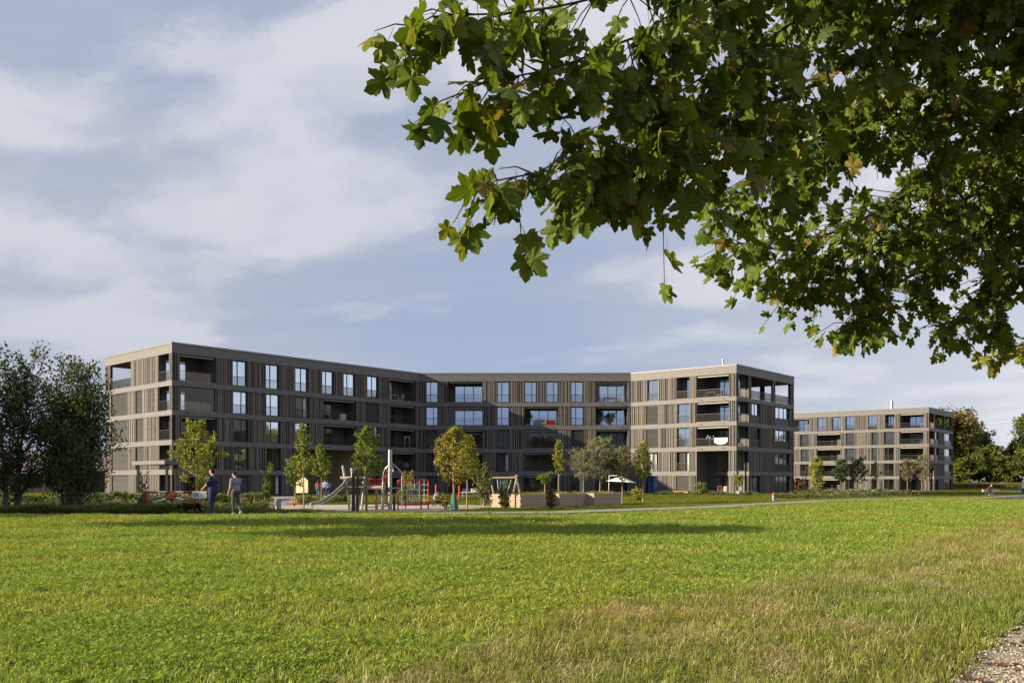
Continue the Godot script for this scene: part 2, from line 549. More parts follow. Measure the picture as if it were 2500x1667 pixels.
# openings of each facade, storey by storey: from, to (metres along the facade), kind
# w window, s window behind a closed blind, h half lowered blind, c curtained, u blue curtain, x window with dark glass balustrade,
# b balcony, g glazed balcony, l terrace recess, k open side of a corner balcony, q two-storey corner recess, p passage, t roof terrace
const OPENINGS := {
	"A": {0: [[1.62, 5.87, "s"], [7.75, 9.59, "s"], [13.16, 15.47, "k"]], 1: [[1.57, 5.77, "s"], [7.66, 9.45, "s"], [13.07, 15.38, "k"]], 2: [[1.51, 5.67, "s"], [7.61, 9.40, "s"], [13.02, 15.34, "k"]], 3: [[1.51, 5.57, "s"], [7.56, 9.25, "s"], [12.93, 15.25, "k"]], 4: [[1.30, 6.47, "t"], [12.84, 15.21, "k"]]},
	"B": {0: [[1.25, 5.04, "l"], [7.15, 8.84, "s"], [11.14, 12.98, "w"], [14.83, 23.66, "p"], [25.37, 27.16, "w"], [29.07, 33.3, "l"]], 1: [[1.12, 5.04, "b"], [7.01, 8.84, "w"], [11.03, 12.93, "w"], [14.83, 23.66, "p"], [25.37, 27.16, "w"], [29.07, 33.3, "b"]], 2: [[1.12, 5.04, "b"], [6.91, 8.81, "w"], [10.98, 12.88, "w"], [14.78, 16.73, "w"], [18.75, 23.53, "b"], [25.37, 27.16, "w"], [28.97, 33.3, "b"]], 3: [[0.98, 4.81, "g"], [6.91, 8.77, "w"], [10.98, 12.82, "w"], [14.83, 16.73, "h"], [18.69, 23.53, "b"], [25.24, 27.16, "s"], [28.93, 33.3, "b"]], 4: [[0.90, 4.90, "b"], [6.86, 8.69, "w"], [10.93, 12.72, "w"], [14.78, 16.62, "w"], [18.51, 20.29, "w"], [21.61, 23.47, "w"], [25.24, 27.10, "w"], [28.87, 33.3, "b"]]},
	"M": {0: [[0.73, 2.35, "s"], [3.61, 8.00, "l"], [9.82, 11.49, "w"], [13.29, 17.49, "l"], [19.26, 20.93, "w"], [22.49, 26.5, "l"]], 1: [[0.73, 2.35, "h"], [3.61, 8.00, "b"], [9.82, 11.49, "h"], [13.32, 17.60, "g"], [19.26, 20.93, "w"], [22.49, 26.5, "b"]], 2: [[0.71, 2.33, "s"], [3.61, 8.00, "b"], [9.82, 11.49, "w"], [13.32, 17.60, "g"], [19.26, 20.93, "s"], [22.49, 26.5, "b"]], 3: [[0.73, 2.35, "w"], [3.61, 8.00, "g"], [9.82, 11.47, "w"], [13.37, 17.65, "b"], [19.26, 20.93, "w"], [22.49, 26.5, "b"]], 4: [[0.73, 2.35, "w"], [3.61, 7.97, "b"], [9.82, 11.47, "w"], [13.32, 14.96, "w"], [16.08, 17.73, "w"], [19.24, 20.90, "w"], [22.39, 26.5, "g"]]},
	"C": {0: [[2.16, 3.96, "u"], [6.35, 8.15, "s"], [9.16, 13.29, "q"]], 1: [[2.16, 3.96, "c"], [6.40, 8.18, "h"], [9.16, 13.29, "q"]], 2: [[2.16, 3.96, "s"], [6.46, 8.20, "w"], [9.10, 13.35, "b"]], 3: [[2.16, 3.96, "s"], [6.50, 8.23, "w"], [9.10, 13.35, "b"]], 4: [[2.31, 3.96, "w"], [6.43, 8.18, "n"], [9.10, 13.35, "b"]]},
	"D": {0: [[0.58, 3.35, "k"], [4.11, 6.59, "w"], [11.13, 15.56, "w"]], 1: [[0.58, 3.35, "k"], [11.06, 15.56, "x"]], 2: [[0.58, 3.39, "k"], [4.11, 6.65, "x"], [11.08, 15.58, "x"]], 3: [[0.58, 3.39, "k"], [4.23, 6.73, "x"], [11.13, 15.62, "x"]], 4: [[0.69, 3.39, "k"], [4.11, 10.38, "t"], [11.19, 15.89, "t"]]},
	"E": {0: [[20.35, 22.14, "w"], [23.66, 28.21, "l"], [29.06, 30.82, "w"], [33.90, 34.97, "w"], [36.22, 38.00, "w"], [38.93, 42.96, "q"]], 1: [[20.35, 22.14, "w"], [23.66, 28.21, "b"], [29.06, 30.82, "w"], [33.90, 34.97, "w"], [36.22, 38.00, "w"], [38.93, 42.96, "q"]], 2: [[20.44, 22.14, "w"], [23.66, 28.21, "b"], [29.10, 30.86, "w"], [33.90, 34.97, "w"], [36.25, 38.00, "w"], [39.00, 43.03, "b"]], 3: [[20.44, 22.14, "w"], [23.66, 28.21, "b"], [29.14, 30.86, "w"], [33.97, 35.01, "w"], [36.25, 38.03, "w"], [39.00, 43.06, "b"]], 4: [[18.55, 22.18, "g"], [23.74, 25.48, "w"], [26.63, 28.29, "w"], [29.21, 30.89, "w"], [33.30, 35.01, "w"], [36.36, 38.07, "n"], [39.04, 43.14, "b"]]},
	"F": {0: [[0.65, 3.35, "k"], [4.22, 6.40, "w"], [10.60, 15.55, "w"]], 1: [[0.65, 3.35, "k"], [10.60, 15.55, "x"]], 2: [[0.65, 3.39, "k"], [4.22, 6.67, "x"], [10.60, 15.55, "x"]], 3: [[0.65, 3.39, "k"], [4.22, 6.67, "x"], [10.60, 15.55, "x"]], 4: [[0.65, 3.39, "k"], [4.22, 10.31, "t"], [10.88, 15.70, "t"]]},
}


# axes of a facade from its left to its right end as seen from outside: x along, y up, z outward
func frame(a: Vector2, b: Vector2, y := 0.0) -> Transform3D:
	var along := Vector3(b.x - a.x, 0, -(b.y - a.y)).normalized()
	return Transform3D(Basis(along, Vector3.UP, along.cross(Vector3.UP)), Vector3(a.x, y, -a.y))


func cladding(x0: float, x1: float, y0: float, y1: float) -> Shape:
	var s := Shape.new()
	s.col = Color(0.022, 0.019, 0.018)          # backing painted near-black as the shade in the gaps between boards
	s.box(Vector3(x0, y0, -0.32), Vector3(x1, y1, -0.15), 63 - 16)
	var x := x0 + 0.008
	while x < x1 - 0.03:
		var wide: float = [0.06, 0.10, 0.15, 0.085, 0.12, 0.20][rng.randi() % 6]
		wide = minf(wide, x1 - 0.008 - x)
		var t := rng.randf_range(0.70, 1.22)
		var warm := rng.randf_range(-0.008, 0.008)
		s.col = Color((0.212 + warm) * t, 0.194 * t, (0.182 - warm) * t)
		s.box(Vector3(x, y0 + 0.002, -0.155), Vector3(x + wide, y1 - 0.002, -0.045 + rng.randf_range(-0.022, 0.012)), 63 - 16 - 4 - 8)
		x += wide + ([0.03, 0.05, 0.09, 0.13][rng.randi() % 4] * rng.randf_range(0.8, 1.2))
	return s


func railing(x0: float, x1: float, y: float, z: float, high := 1.02, gap := 0.115) -> Shape:
	var s := Shape.new()
	s.box(Vector3(x0, y + high - 0.03, z - 0.02), Vector3(x1, y + high, z + 0.02))
	s.box(Vector3(x0, y + 0.08, z - 0.012), Vector3(x1, y + 0.105, z + 0.012))
	var count := int((x1 - x0) / gap)
	for k in range(1, count):
		var x := x0 + (x1 - x0) * k / count
		s.box(Vector3(x - 0.006, y + 0.105, z - 0.012), Vector3(x + 0.006, y + high - 0.03, z + 0.012), 1 + 2 + 16 + 32)
	return s


func inner_room(x0: float, x1: float, y0: float, y1: float, z: float, deep: float) -> Shape:
	var s := Shape.new()
	var lo := Vector3(x0, y0, z - deep)
	var hi := Vector3(x1, y1, z)
	s.quad(lo, Vector3(hi.x, lo.y, lo.z), Vector3(hi.x, hi.y, lo.z), Vector3(lo.x, hi.y, lo.z), Vector3.BACK)
	s.quad(lo, Vector3(lo.x, hi.y, lo.z), Vector3(lo.x, hi.y, hi.z), Vector3(lo.x, lo.y, hi.z), Vector3.RIGHT)
	s.quad(Vector3(hi.x, lo.y, lo.z), Vector3(hi.x, hi.y, lo.z), hi, Vector3(hi.x, lo.y, hi.z), Vector3.LEFT)
	s.quad(lo, Vector3(hi.x, lo.y, lo.z), Vector3(hi.x, lo.y, hi.z), Vector3(lo.x, lo.y, hi.z), Vector3.UP)
	s.quad(Vector3(lo.x, hi.y, lo.z), Vector3(hi.x, hi.y, lo.z), hi, Vector3(lo.x, hi.y, hi.z), Vector3.DOWN)
	return s


func slats(x0: float, x1: float, y0: float, y1: float, z: float) -> Shape:
	var s := Shape.new()
	var y := y0
	while y < y1:
		var t := rng.randf_range(0.0, 0.008)
		s.quad(Vector3(x0, y, z + 0.025), Vector3(x1, y, z + 0.025), Vector3(x1, y + 0.075, z - 0.02 + t), Vector3(x0, y + 0.075, z - 0.02 + t), Vector3(0, 0.4, 1))
		y += 0.07
	s.box(Vector3(x0, y1 - 0.05, z - 0.05), Vector3(x1, y1, z + 0.05))
	return s


func folds(x0: float, x1: float, y0: float, y1: float, z: float) -> Shape:
	var s := Shape.new()
	var count := maxi(4, int((x1 - x0) / 0.07))
	var ys := []
	for k in count + 1:
		ys.append(z + 0.05 * sin(k * 1.9) + rng.randf_range(-0.015, 0.015))
	for k in count:
		var a := x0 + (x1 - x0) * k / count
		var b := x0 + (x1 - x0) * (k + 1) / count
		s.quad(Vector3(a, y0, ys[k]), Vector3(b, y0, ys[k + 1]), Vector3(b, y1, ys[k + 1]), Vector3(a, y1, ys[k]), Vector3.BACK)
	return s


# frame bars and panes that fill a rectangle; the panes and the room behind are sub-parts of what is returned
func glazing(called: String, home: Node, at: Transform3D, x0: float, x1: float, y0: float, y1: float, z: float, splits: Array, glass: Material, room_deep := 3.0, room: Material = null) -> MeshInstance3D:
	var s := Shape.new()
	var t := 0.065
	s.box(Vector3(x0, y0, z - 0.05), Vector3(x0 + t, y1, z + 0.05))
	s.box(Vector3(x1 - t, y0, z - 0.05), Vector3(x1, y1, z + 0.05))
	s.box(Vector3(x0 + t, y0, z - 0.05), Vector3(x1 - t, y0 + t, z + 0.05))
	s.box(Vector3(x0 + t, y1 - t, z - 0.05), Vector3(x1 - t, y1, z + 0.05))
	var edges := [x0 + t]
	for q in splits:
		var m: float = x0 + (x1 - x0) * q
		s.box(Vector3(m - 0.045, y0 + t, z - 0.045), Vector3(m + 0.045, y1 - t, z + 0.045))
		edges.append(m - 0.045)
		edges.append(m + 0.045)
	edges.append(x1 - t)
	var w := part(called, s, M.window_frame, home, at)
	for k in range(0, edges.size(), 2):
		var g := Shape.new()
		g.quad(Vector3(edges[k], y0 + t, z), Vector3(edges[k + 1], y0 + t, z), Vector3(edges[k + 1], y1 - t, z), Vector3(edges[k], y1 - t, z), Vector3.BACK)
		part("pane", g, glass, w)
	part("room", inner_room(x0 + 0.02, x1 - 0.02, y0 + 0.02, y1 - 0.02, z - 0.06, room_deep), M.room if room == null else room, w)
	return w


func window_unit(home: Node, at: Transform3D, x0: float, x1: float, y0: float, y1: float, kind: String, floor_no: int) -> void:
	var z := -0.30
	var reveal := Shape.new()                                     # lining of the opening
	reveal.box(Vector3(x0, y0, -0.36), Vector3(x0 + 0.025, y1, -0.06))
	reveal.box(Vector3(x1 - 0.10, y0, -0.36), Vector3(x1, y1, -0.09))
	reveal.box(Vector3(x0 + 0.025, y1 - 0.05, -0.36), Vector3(x1 - 0.10, y1, -0.06))
	reveal.box(Vector3(x0 + 0.025, y0, -0.36), Vector3(x1 - 0.10, y0 + 0.05, -0.04))
	part("reveal", reveal, M.window_frame, home, at)
	var a := x0 + 0.03
	var b := x1 - 0.105
	var split: Array = [[0.38], [0.62], [0.38], [0.5]][rng.randi() % 4]
	if b - a > 3.0:
		split = [0.36, 0.68]
	elif b - a < 1.2:
		split = []
	var glass: Material = M.pane
	if kind in ["c", "u"]:
		glass = M.clear_pane
	elif kind == "h" or floor_no < 3 and rng.randf() < [0.8, 0.75, 0.5][floor_no]:
		glass = M.dark_pane
	var w := glazing("window", home, at, a, b, y0 + 0.055, y1 - 0.055, z, split, glass)
	match kind:
		"s":
			part("blind", slats(a + 0.01, b - 0.01, y0 + 0.06, y1 - 0.06, -0.17), M.blind, w)
		"h":
			part("blind", slats(a + 0.01, lerpf(a, b, 0.66), lerpf(y0, y1, 0.1), y1 - 0.06, -0.39), M.blind, w)
			part("curtain", folds(lerpf(a, b, 0.70), b - 0.05, y0 + 0.08, y1 - 0.1, -0.5), M.white_curtain, w)
		"c":
			part("curtain", folds(a + 0.05, lerpf(a, b, 0.75), y0 + 0.08, y1 - 0.1, -0.48), M.white_curtain, w)
		"u":
			part("curtain", folds(a + 0.05, b - 0.05, y0 + 0.08, y1 - 0.1, -0.45), M.blue_curtain, w)
	if kind == "w" and rng.randf() < 0.15:
		var c0 := a + 0.06 if rng.randf() < 0.5 else b - 0.42
		part("curtain", folds(c0, c0 + 0.36, y0 + 0.08, y1 - 0.1, -0.45), M.white_curtain, w)
	if kind == "x":
		var s := Shape.new()
		s.box(Vector3(x0 + 0.03, y0 + 0.06, -0.16), Vector3(x1 - 0.11, y0 + 1.0, -0.13))
		part("balustrade_glass", s, M.smoked_pane, w)
	elif floor_no > 0 and kind != "s":
		part("railing", railing(x0 + 0.03, x1 - 0.105, y0, -0.13), M.rail, w)


func balcony(home: Node, at: Transform3D, x0: float, x1: float, y0: float, y1: float, kind: String, floor_no: int, deep: float, open_left: bool, open_right: bool, yellow := false) -> void:
	var s := Shape.new()
	var lo := Vector3(x0, y0, -deep)
	var hi := Vector3(x1, y1, -0.32)
	var left := x0 - (0.6 if open_left else 0.0)
	var right := x1 + (0.6 if open_right else 0.0)
	if not open_left:
		s.quad(lo, Vector3(lo.x, hi.y, lo.z), Vector3(lo.x, hi.y, hi.z), Vector3(lo.x, lo.y, hi.z), Vector3.RIGHT)
	if not open_right:
		s.quad(Vector3(hi.x, lo.y, lo.z), Vector3(hi.x, hi.y, lo.z), hi, Vector3(hi.x, lo.y, hi.z), Vector3.LEFT)
	var mid := lerpf(x0, x1, 0.72 if at.basis.x.z > 0.2 else 0.62)
	var g0 := x0 + 0.1
	var g1 := mid
	if open_right:
		g0 = lerpf(x0, x1, 0.24)
		g1 = x1 - 0.05
	elif at.basis.x.z > -0.2 and at.basis.x.z < 0.2:
		g0 = lerpf(x0, x1, 0.16)
		g1 = x1 - 0.08
	var gy := y1 - 0.22
	# back wall round the glazing
	s.box(Vector3(left, y0, -deep - 0.1), Vector3(g0, y1, -deep), 32)
	s.box(Vector3(g1, y0, -deep - 0.1), Vector3(right, y1, -deep), 32)
	s.box(Vector3(g0, gy, -deep - 0.1), Vector3(g1, y1, -deep), 32)
	var b := part("balcony" if kind in ["b", "g", "n"] else "terrace_recess", s, M.recess, home, at)
	var c := Shape.new()
	c.quad(Vector3(left, y1, -deep), Vector3(right, y1, -deep), Vector3(right, y1, -0.32), Vector3(left, y1, -0.32), Vector3.DOWN)
	part("ceiling", c, M.ceiling_board, b)
	var fl := Shape.new()
	fl.quad(Vector3(left, y0 + 0.01, -deep), Vector3(right, y0 + 0.01, -deep), Vector3(right, y0 + 0.01, -0.02), Vector3(left, y0 + 0.01, -0.02), Vector3.UP)
	part("floor", fl, M.dark_concrete, b)
	glazing("glass_door", b, Transform3D.IDENTITY, g0, g1, y0 + 0.02, gy, -deep - 0.05, [0.34, 0.67] if g1 - g0 > 2.4 else [0.5], M.pane if floor_no > 2 and rng.randf() < 0.75 else M.dark_pane, 3.2, M.room_yellow if yellow else null)
	if kind in ["b", "g", "n"] and floor_no > 0:
		part("railing", railing(x0, x1, y0, -0.10), M.rail, b)
		var e := Shape.new()
		e.box(Vector3(x0, y0 - 0.12, -0.06), Vector3(x1, y0 + 0.08, 0.012))
		part("edge_profile", e, M.cap if at.basis.x.z < 0.0 else M.band, b)
	if kind != "n":
		var aw := Shape.new()
		aw.box(Vector3(x0 + 0.12, y1 - 0.22, -0.34), Vector3(x1 - 0.12, y1 - 0.08, -0.20))
		part("awning_box", aw, M.awning, b)
	if floor_no > 0 and kind != "n":
		for u in [x0 + 0.7, x1 - 0.7]:
			var sp := Shape.new()
			sp.tube([Vector3(u, y0 - 0.2, -0.05), Vector3(u, y0 - 0.22, 0.22)], [0.035], 6)
			part("water_spout", sp, M.black_paint, b)
	if kind == "g":
		var n := 4
		for k in n:
			var p := Shape.new()
			var a := lerpf(x0, x1, float(k) / n) + 0.012
			var d := lerpf(x0, x1, float(k + 1) / n) - 0.012
			p.quad(Vector3(a, y0 + 0.1, -0.2), Vector3(d, y0 + 0.1, -0.2), Vector3(d, y1 - 0.1, -0.2), Vector3(a, y1 - 0.1, -0.2), Vector3.BACK)
			part("sliding_pane", p, M.clear_pane, b)


func recess_two_storeys(home: Node, at: Transform3D, x0: float, x1: float, deep: float) -> void:
	var y0: float = LEVEL[0]
	var y1: float = LEVEL[2] - BAND
	var s := Shape.new()
	var right := x1 + 0.6
	s.quad(Vector3(x0, y0, -deep), Vector3(x0, y1, -deep), Vector3(x0, y1, -0.32), Vector3(x0, y0, -0.32), Vector3.RIGHT)
	s.quad(Vector3(x0, y0, -deep), Vector3(right, y0, -deep), Vector3(right, y0, 0.4), Vector3(x0, y0, 0.4), Vector3.UP)
	s.quad(Vector3(x0, y1, -deep), Vector3(right, y1, -deep), Vector3(right, y1, -0.32), Vector3(x0, y1, -0.32), Vector3.DOWN)
	var g0 := lerpf(x0, x1, 0.25)
	s.box(Vector3(x0, y0, -deep - 0.1), Vector3(g0, y1, -deep), 32)
	var b := part("terrace_recess", s, M.recess, home, at)
	var bd := Shape.new()
	bd.box(Vector3(g0, 2.25, -deep - 0.1), Vector3(right, 2.75, -deep + 0.04))
	part("inner_band", bd, M.band, b)
	glazing("glass_door", b, Transform3D.IDENTITY, g0, right - 0.05, y0 + 0.02, 2.24, -deep - 0.05, [0.3, 0.66], M.dark_pane, 3.0)
	glazing("window", b, Transform3D.IDENTITY, g0, right - 0.05, 2.76, y1 - 0.02, -deep - 0.05, [0.66], M.dark_pane, 3.0)
	var p := Shape.new()
	p.box(Vector3(x1 + 0.35, y0, -1.6), Vector3(x1 + 0.42, y1, -1.52))
	part("post", p, M.grey_post, b)


func passage(home: Node, at: Transform3D, x0: float, x1: float, deep: float) -> void:
	var y0: float = LEVEL[0]
	var y1: float = LEVEL[2] - BAND
	for k in [[x0, Vector3.RIGHT], [x1, Vector3.LEFT]]:
		var s := Shape.new()
		s.quad(Vector3(k[0], -0.3, -deep), Vector3(k[0], y1, -deep), Vector3(k[0], y1, -0.32), Vector3(k[0], -0.3, -0.32), k[1])
		part("passage_wall", s, M.passage_render, home, at)
	var c := Shape.new()
	c.quad(Vector3(x0, y1, -deep), Vector3(x1, y1, -deep), Vector3(x1, y1, -0.32), Vector3(x0, y1, -0.32), Vector3.DOWN)
	part("passage_ceiling", c, M.dark_concrete, home, at)


func roof_terrace(home: Node, at: Transform3D, x0: float, x1: float, deep: float, wall_left: bool, wall_right: bool) -> void:
	var y0: float = LEVEL[4]
	var y1 := 14.28
	var s := Shape.new()
	if wall_left:
		s.quad(Vector3(x0, y0, -deep), Vector3(x0, y1, -deep), Vector3(x0, y1, -0.32), Vector3(x0, y0, -0.32), Vector3.RIGHT)
	if wall_right:
		s.quad(Vector3(x1, y0, -deep), Vector3(x1, y1, -deep), Vector3(x1, y1, -0.32), Vector3(x1, y0, -0.32), Vector3.LEFT)
	s.quad(Vector3(x0, y0, -deep), Vector3(x1, y0, -deep), Vector3(x1, y1, -deep), Vector3(x0, y1, -deep), Vector3.BACK)
	s.quad(Vector3(x0, y0, -deep), Vector3(x1, y0, -deep), Vector3(x1, y0, -0.3), Vector3(x0, y0, -0.3), Vector3.UP)
	s.quad(Vector3(x0, y1, -deep), Vector3(x1, y1, -deep), Vector3(x1, y1, -0.3), Vector3(x0, y1, -0.3), Vector3.DOWN)
	part("roof_terrace", s, M.recess, home, at)


func facade(home: Node, a: Vector2, b: Vector2, y: float, table: Dictionary, opts := {}) -> void:
	var at := frame(a, b, y)
	var long := (b - a).length()
	var gap0: Array = opts.get("no_first_band", [])                # stretches without the lowest band
	for f in 5:
		var y0: float = LEVEL[f]
		var y1: float = LEVEL[f + 1] - BAND
		var x := 0.0
		for o in table.get(f, []):
			if o[0] - x > 0.05:
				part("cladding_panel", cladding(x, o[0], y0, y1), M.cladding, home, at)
			var kind: String = o[2]
			if kind in ["w", "s", "h", "c", "u", "x"]:
				window_unit(home, at, o[0], o[1], y0, y1, kind, f)
			elif kind in ["b", "g", "l", "n"]:
				var first: bool = opts.get("open_first", false) and o[0] < 2.0
				var last: bool = opts.get("open_last", false) and o[1] > long - 1.5
				balcony(home, at, o[0], o[1], y0, y1, kind, f, 3.0 if first else 3.35 if last else 1.4 if kind == "n" else 2.3, first, last, f == 4 and first)
			elif kind == "k":
				if f > (1 if not opts.get("open_first", false) and opts.get("deep_corner", false) else 0):
					part("railing", railing(o[0], o[1], y0, -0.10), M.rail, home, at)
			elif kind == "t":
				part("railing", railing(o[0], o[1], y0, -0.12, 1.0, 0.09), M.rail, home, at)
			elif kind == "q" and f == 0:
				recess_two_storeys(home, at, o[0], o[1], 3.35)
			elif kind == "p" and f == 0:
				passage(home, at, o[0], o[1], 15.6)
			x = o[1]
		if long - x > 0.05:
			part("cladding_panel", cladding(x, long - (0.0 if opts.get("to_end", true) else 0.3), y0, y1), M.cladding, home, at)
	# bands in panels with open joints
	for f in range(1, 6):
		var lo: float = LEVEL[f] - BAND
		var hi: float = LEVEL[f] if f < 5 else TOP
		var runs := [[0.0, long]]
		if f == 1 and not gap0.is_empty():
			runs = []
			var from := 0.0
			for g in gap0:
				if g[0] - from > 0.1: runs.append([from, g[0]])
				from = g[1]
			if long - from > 0.1: runs.append([from, long])
		for r in runs:
			var n := maxi(1, roundi((r[1] - r[0]) / 4.2))
			for k in n:
				var s := Shape.new()
				var p := lerpf(r[0], r[1], float(k) / n)
				var q := lerpf(r[0], r[1], float(k + 1) / n)
				s.box(Vector3(p + (0.006 if k > 0 else 0.0), lo, -0.34), Vector3(q - (0.006 if k < n - 1 else 0.0), hi, 0.0))
				part("band_panel", s, M.band, home, at)
	var c := Shape.new()
	c.box(Vector3(-0.03, TOP + 0.025, -0.5), Vector3(long + 0.03, TOP + 0.22, 0.035))
	part("roof_edge", c, M.cap, home, at)
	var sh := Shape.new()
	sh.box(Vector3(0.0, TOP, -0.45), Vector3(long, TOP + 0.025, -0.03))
	part("roof_gap_shade", sh, M.membrane, home, at)  # dark strip painted as the shadow line below the roof edge


func make_buildings() -> void:
	rng.seed = 11
	var b1 := thing("apartment_building", "long bent five-storey brown timber-clad apartment block behind the playground", "building", Vector3.ZERO)
	facade(b1, P0, P1, 0.0, OPENINGS.A, {})
	facade(b1, P1, P2, 0.0, OPENINGS.B, {"open_first": true, "no_first_band": [[14.83, 23.66]]})
	facade(b1, P2, P3, 0.0, OPENINGS.M, {})
	facade(b1, P3, P4, 0.0, OPENINGS.C, {"open_last": true, "no_first_band": [[9.16, 13.29]]})
	facade(b1, P4, P5, 0.0, OPENINGS.D, {"deep_corner": true, "no_first_band": [[0.58, 3.35]]})
	var back := (P5 - R1).length()
	facade(b1, P5, R1, 0.0, {4: [[0.7, 4.0, "t"], [4.6, 8.4, "t"]]}, {})
	facade(b1, R1, R2, 0.0, {}, {})
	var side := (P0 - R2).length()
	facade(b1, R2, P0, 0.0, {0: [[17.9, 26.7, "o"]], 1: [[17.9, 26.7, "o"]], 4: [[side - 8.2, side - 4.3, "t"], [side - 3.8, side - 0.7, "t"]]}, {"no_first_band": [[17.9, 26.7]]})
	roof_terrace(b1, frame(P0, P1), 0.32, 6.9, 8.6, false, true)
	roof_terrace(b1, frame(P4, P5), 3.8, 16.55, 8.8, true, false)
	var roof := Shape.new()
	var poly := PackedVector2Array()
	for p in [P0, P1, P2, P3, P4, P5, R1, R2]:
		poly.append(Vector2(p.x, -p.y))
	roof.slab(Geometry2D.offset_polygon(poly, -0.36)[0], 14.5, 15.0)
	var r := part("roof", roof, M.roof_gravel, b1)
	for k in [[25.3, 107.9, 1.0, 0.12], [-36.5, 97.0, 0.6, 0.1]]:
		var ch := Shape.new()
		ch.lathe(Vector3(k[0], 15.0, -k[1]), [Vector2(k[3], 0), Vector2(k[3], k[2]), Vector2(k[3] * 1.4, k[2]), Vector2(k[3] * 1.4, k[2] + 0.16), Vector2(0, k[2] + 0.2)], 10)
		part("chimney", ch, M.steel, r)
	var b2 := thing("apartment_building", "smaller five-storey brown timber-clad block farther away beside the wood", "building", Vector3.ZERO)
	var y := -0.35
	facade(b2, P8, P6, y, OPENINGS.E, {"open_last": true, "no_first_band": [[38.93, 42.96]]})
	facade(b2, P6, P7, y, OPENINGS.F, {"deep_corner": true, "no_first_band": [[0.65, 3.35]]})
	var P9 := P8 + P7 - P6
	facade(b2, P7, P9, y, {4: [[0.7, 4.0, "t"], [4.6, 8.4, "t"]]}, {})
	facade(b2, P9, P8, y, {}, {})
	roof_terrace(b2, frame(P6, P7, y), 3.8, 16.3, 8.8, true, false)
	roof = Shape.new()
	poly = PackedVector2Array()
	for p in [P8, P6, P7, P9]:
		poly.append(Vector2(p.x, -p.y))
	roof.slab(Geometry2D.offset_polygon(poly, -0.36)[0], 14.5 + y, 15.0 + y)
	r = part("roof", roof, M.roof_gravel, b2)
	var ch := Shape.new()
	ch.lathe(Vector3(71.5, 15.0 + y, -169.5), [Vector2(0.32, 0), Vector2(0.32, 1.9), Vector2(0, 1.95)], 12)
	part("chimney", ch, M.steel, r)
	# the low house behind the dark trees
	var s := Shape.new()
	var n := thing("low_house", "low house with a mauve tiled roof and timber posts behind the dark leafy tree", "house", Vector3(-58.5, 0, -122.0), 0.15)
	s = Shape.new()
	s.box(Vector3(-12, 0, -7), Vector3(13, 2.6, 1))
	part("wall", s, M.recess, n)
	s = Shape.new()
	s.quad(Vector3(-13, 2.9, 4.4), Vector3(15.5, 2.9, 4.4), Vector3(15.5, 5.9, -3.5), Vector3(-13, 5.9, -3.5), Vector3(0, 1, 0.4))
	s.quad(Vector3(-13, 2.9, -9), Vector3(15.5, 2.9, -9), Vector3(15.5, 5.9, -3.5), Vector3(-13, 5.9, -3.5), Vector3(0, 1, -0.4))
	s.box(Vector3(-13, 2.7, 4.2), Vector3(15.5, 2.9, 4.4))
	part("roof", s, M.roof_tile, n)
	s = Shape.new()
	s.tube([Vector3(-13, 2.75, 4.5), Vector3(15.5, 2.75, 4.5)], [0.09], 6)
	part("gutter", s, M.cap, n)
	for k in 7:
		s = Shape.new()
		s.box(Vector3(-12 + k * 4.3, 0, 3.6), Vector3(-11.8 + k * 4.3, 2.75, 3.8))
		part("post", s, M.log, n)
	for k in 6:
		glazing("window", n, Transform3D.IDENTITY, -11.0 + k * 4.0, -9.4 + k * 4.0, 0.9, 2.2, 1.03, [0.5], M.dark_pane, 0.2)


# ---------------------------------------------------------------- trees and shrubs
func rand_dir() -> Vector3:
	var z := rng.randf_range(-1.0, 1.0)
	var a := rng.randf() * TAU
	var r := sqrt(1.0 - z * z)
	return Vector3(r * cos(a), z, r * sin(a))


func leaf(s: Shape, at: Vector3, size: float, wide: float, droop := 0.4) -> void:
	var d := (rand_dir() + Vector3.DOWN * droop).normalized()
	var side := d.cross(rand_dir()).normalized() * size * wide * 0.5
	var bend := d.cross(side).normalized() * size * 0.12
	var tip := at + d * size
	var mid := at + d * size * 0.45
	s.tri(at, mid + side + bend, tip)
	s.tri(at, tip, mid - side + bend)


func pick(palette: Array) -> Color:
	var k: Color = palette[rng.randi() % palette.size()]
	var t := rng.randf_range(0.72, 1.28)
	return Color(k.r * t, k.g * t, k.b * t)


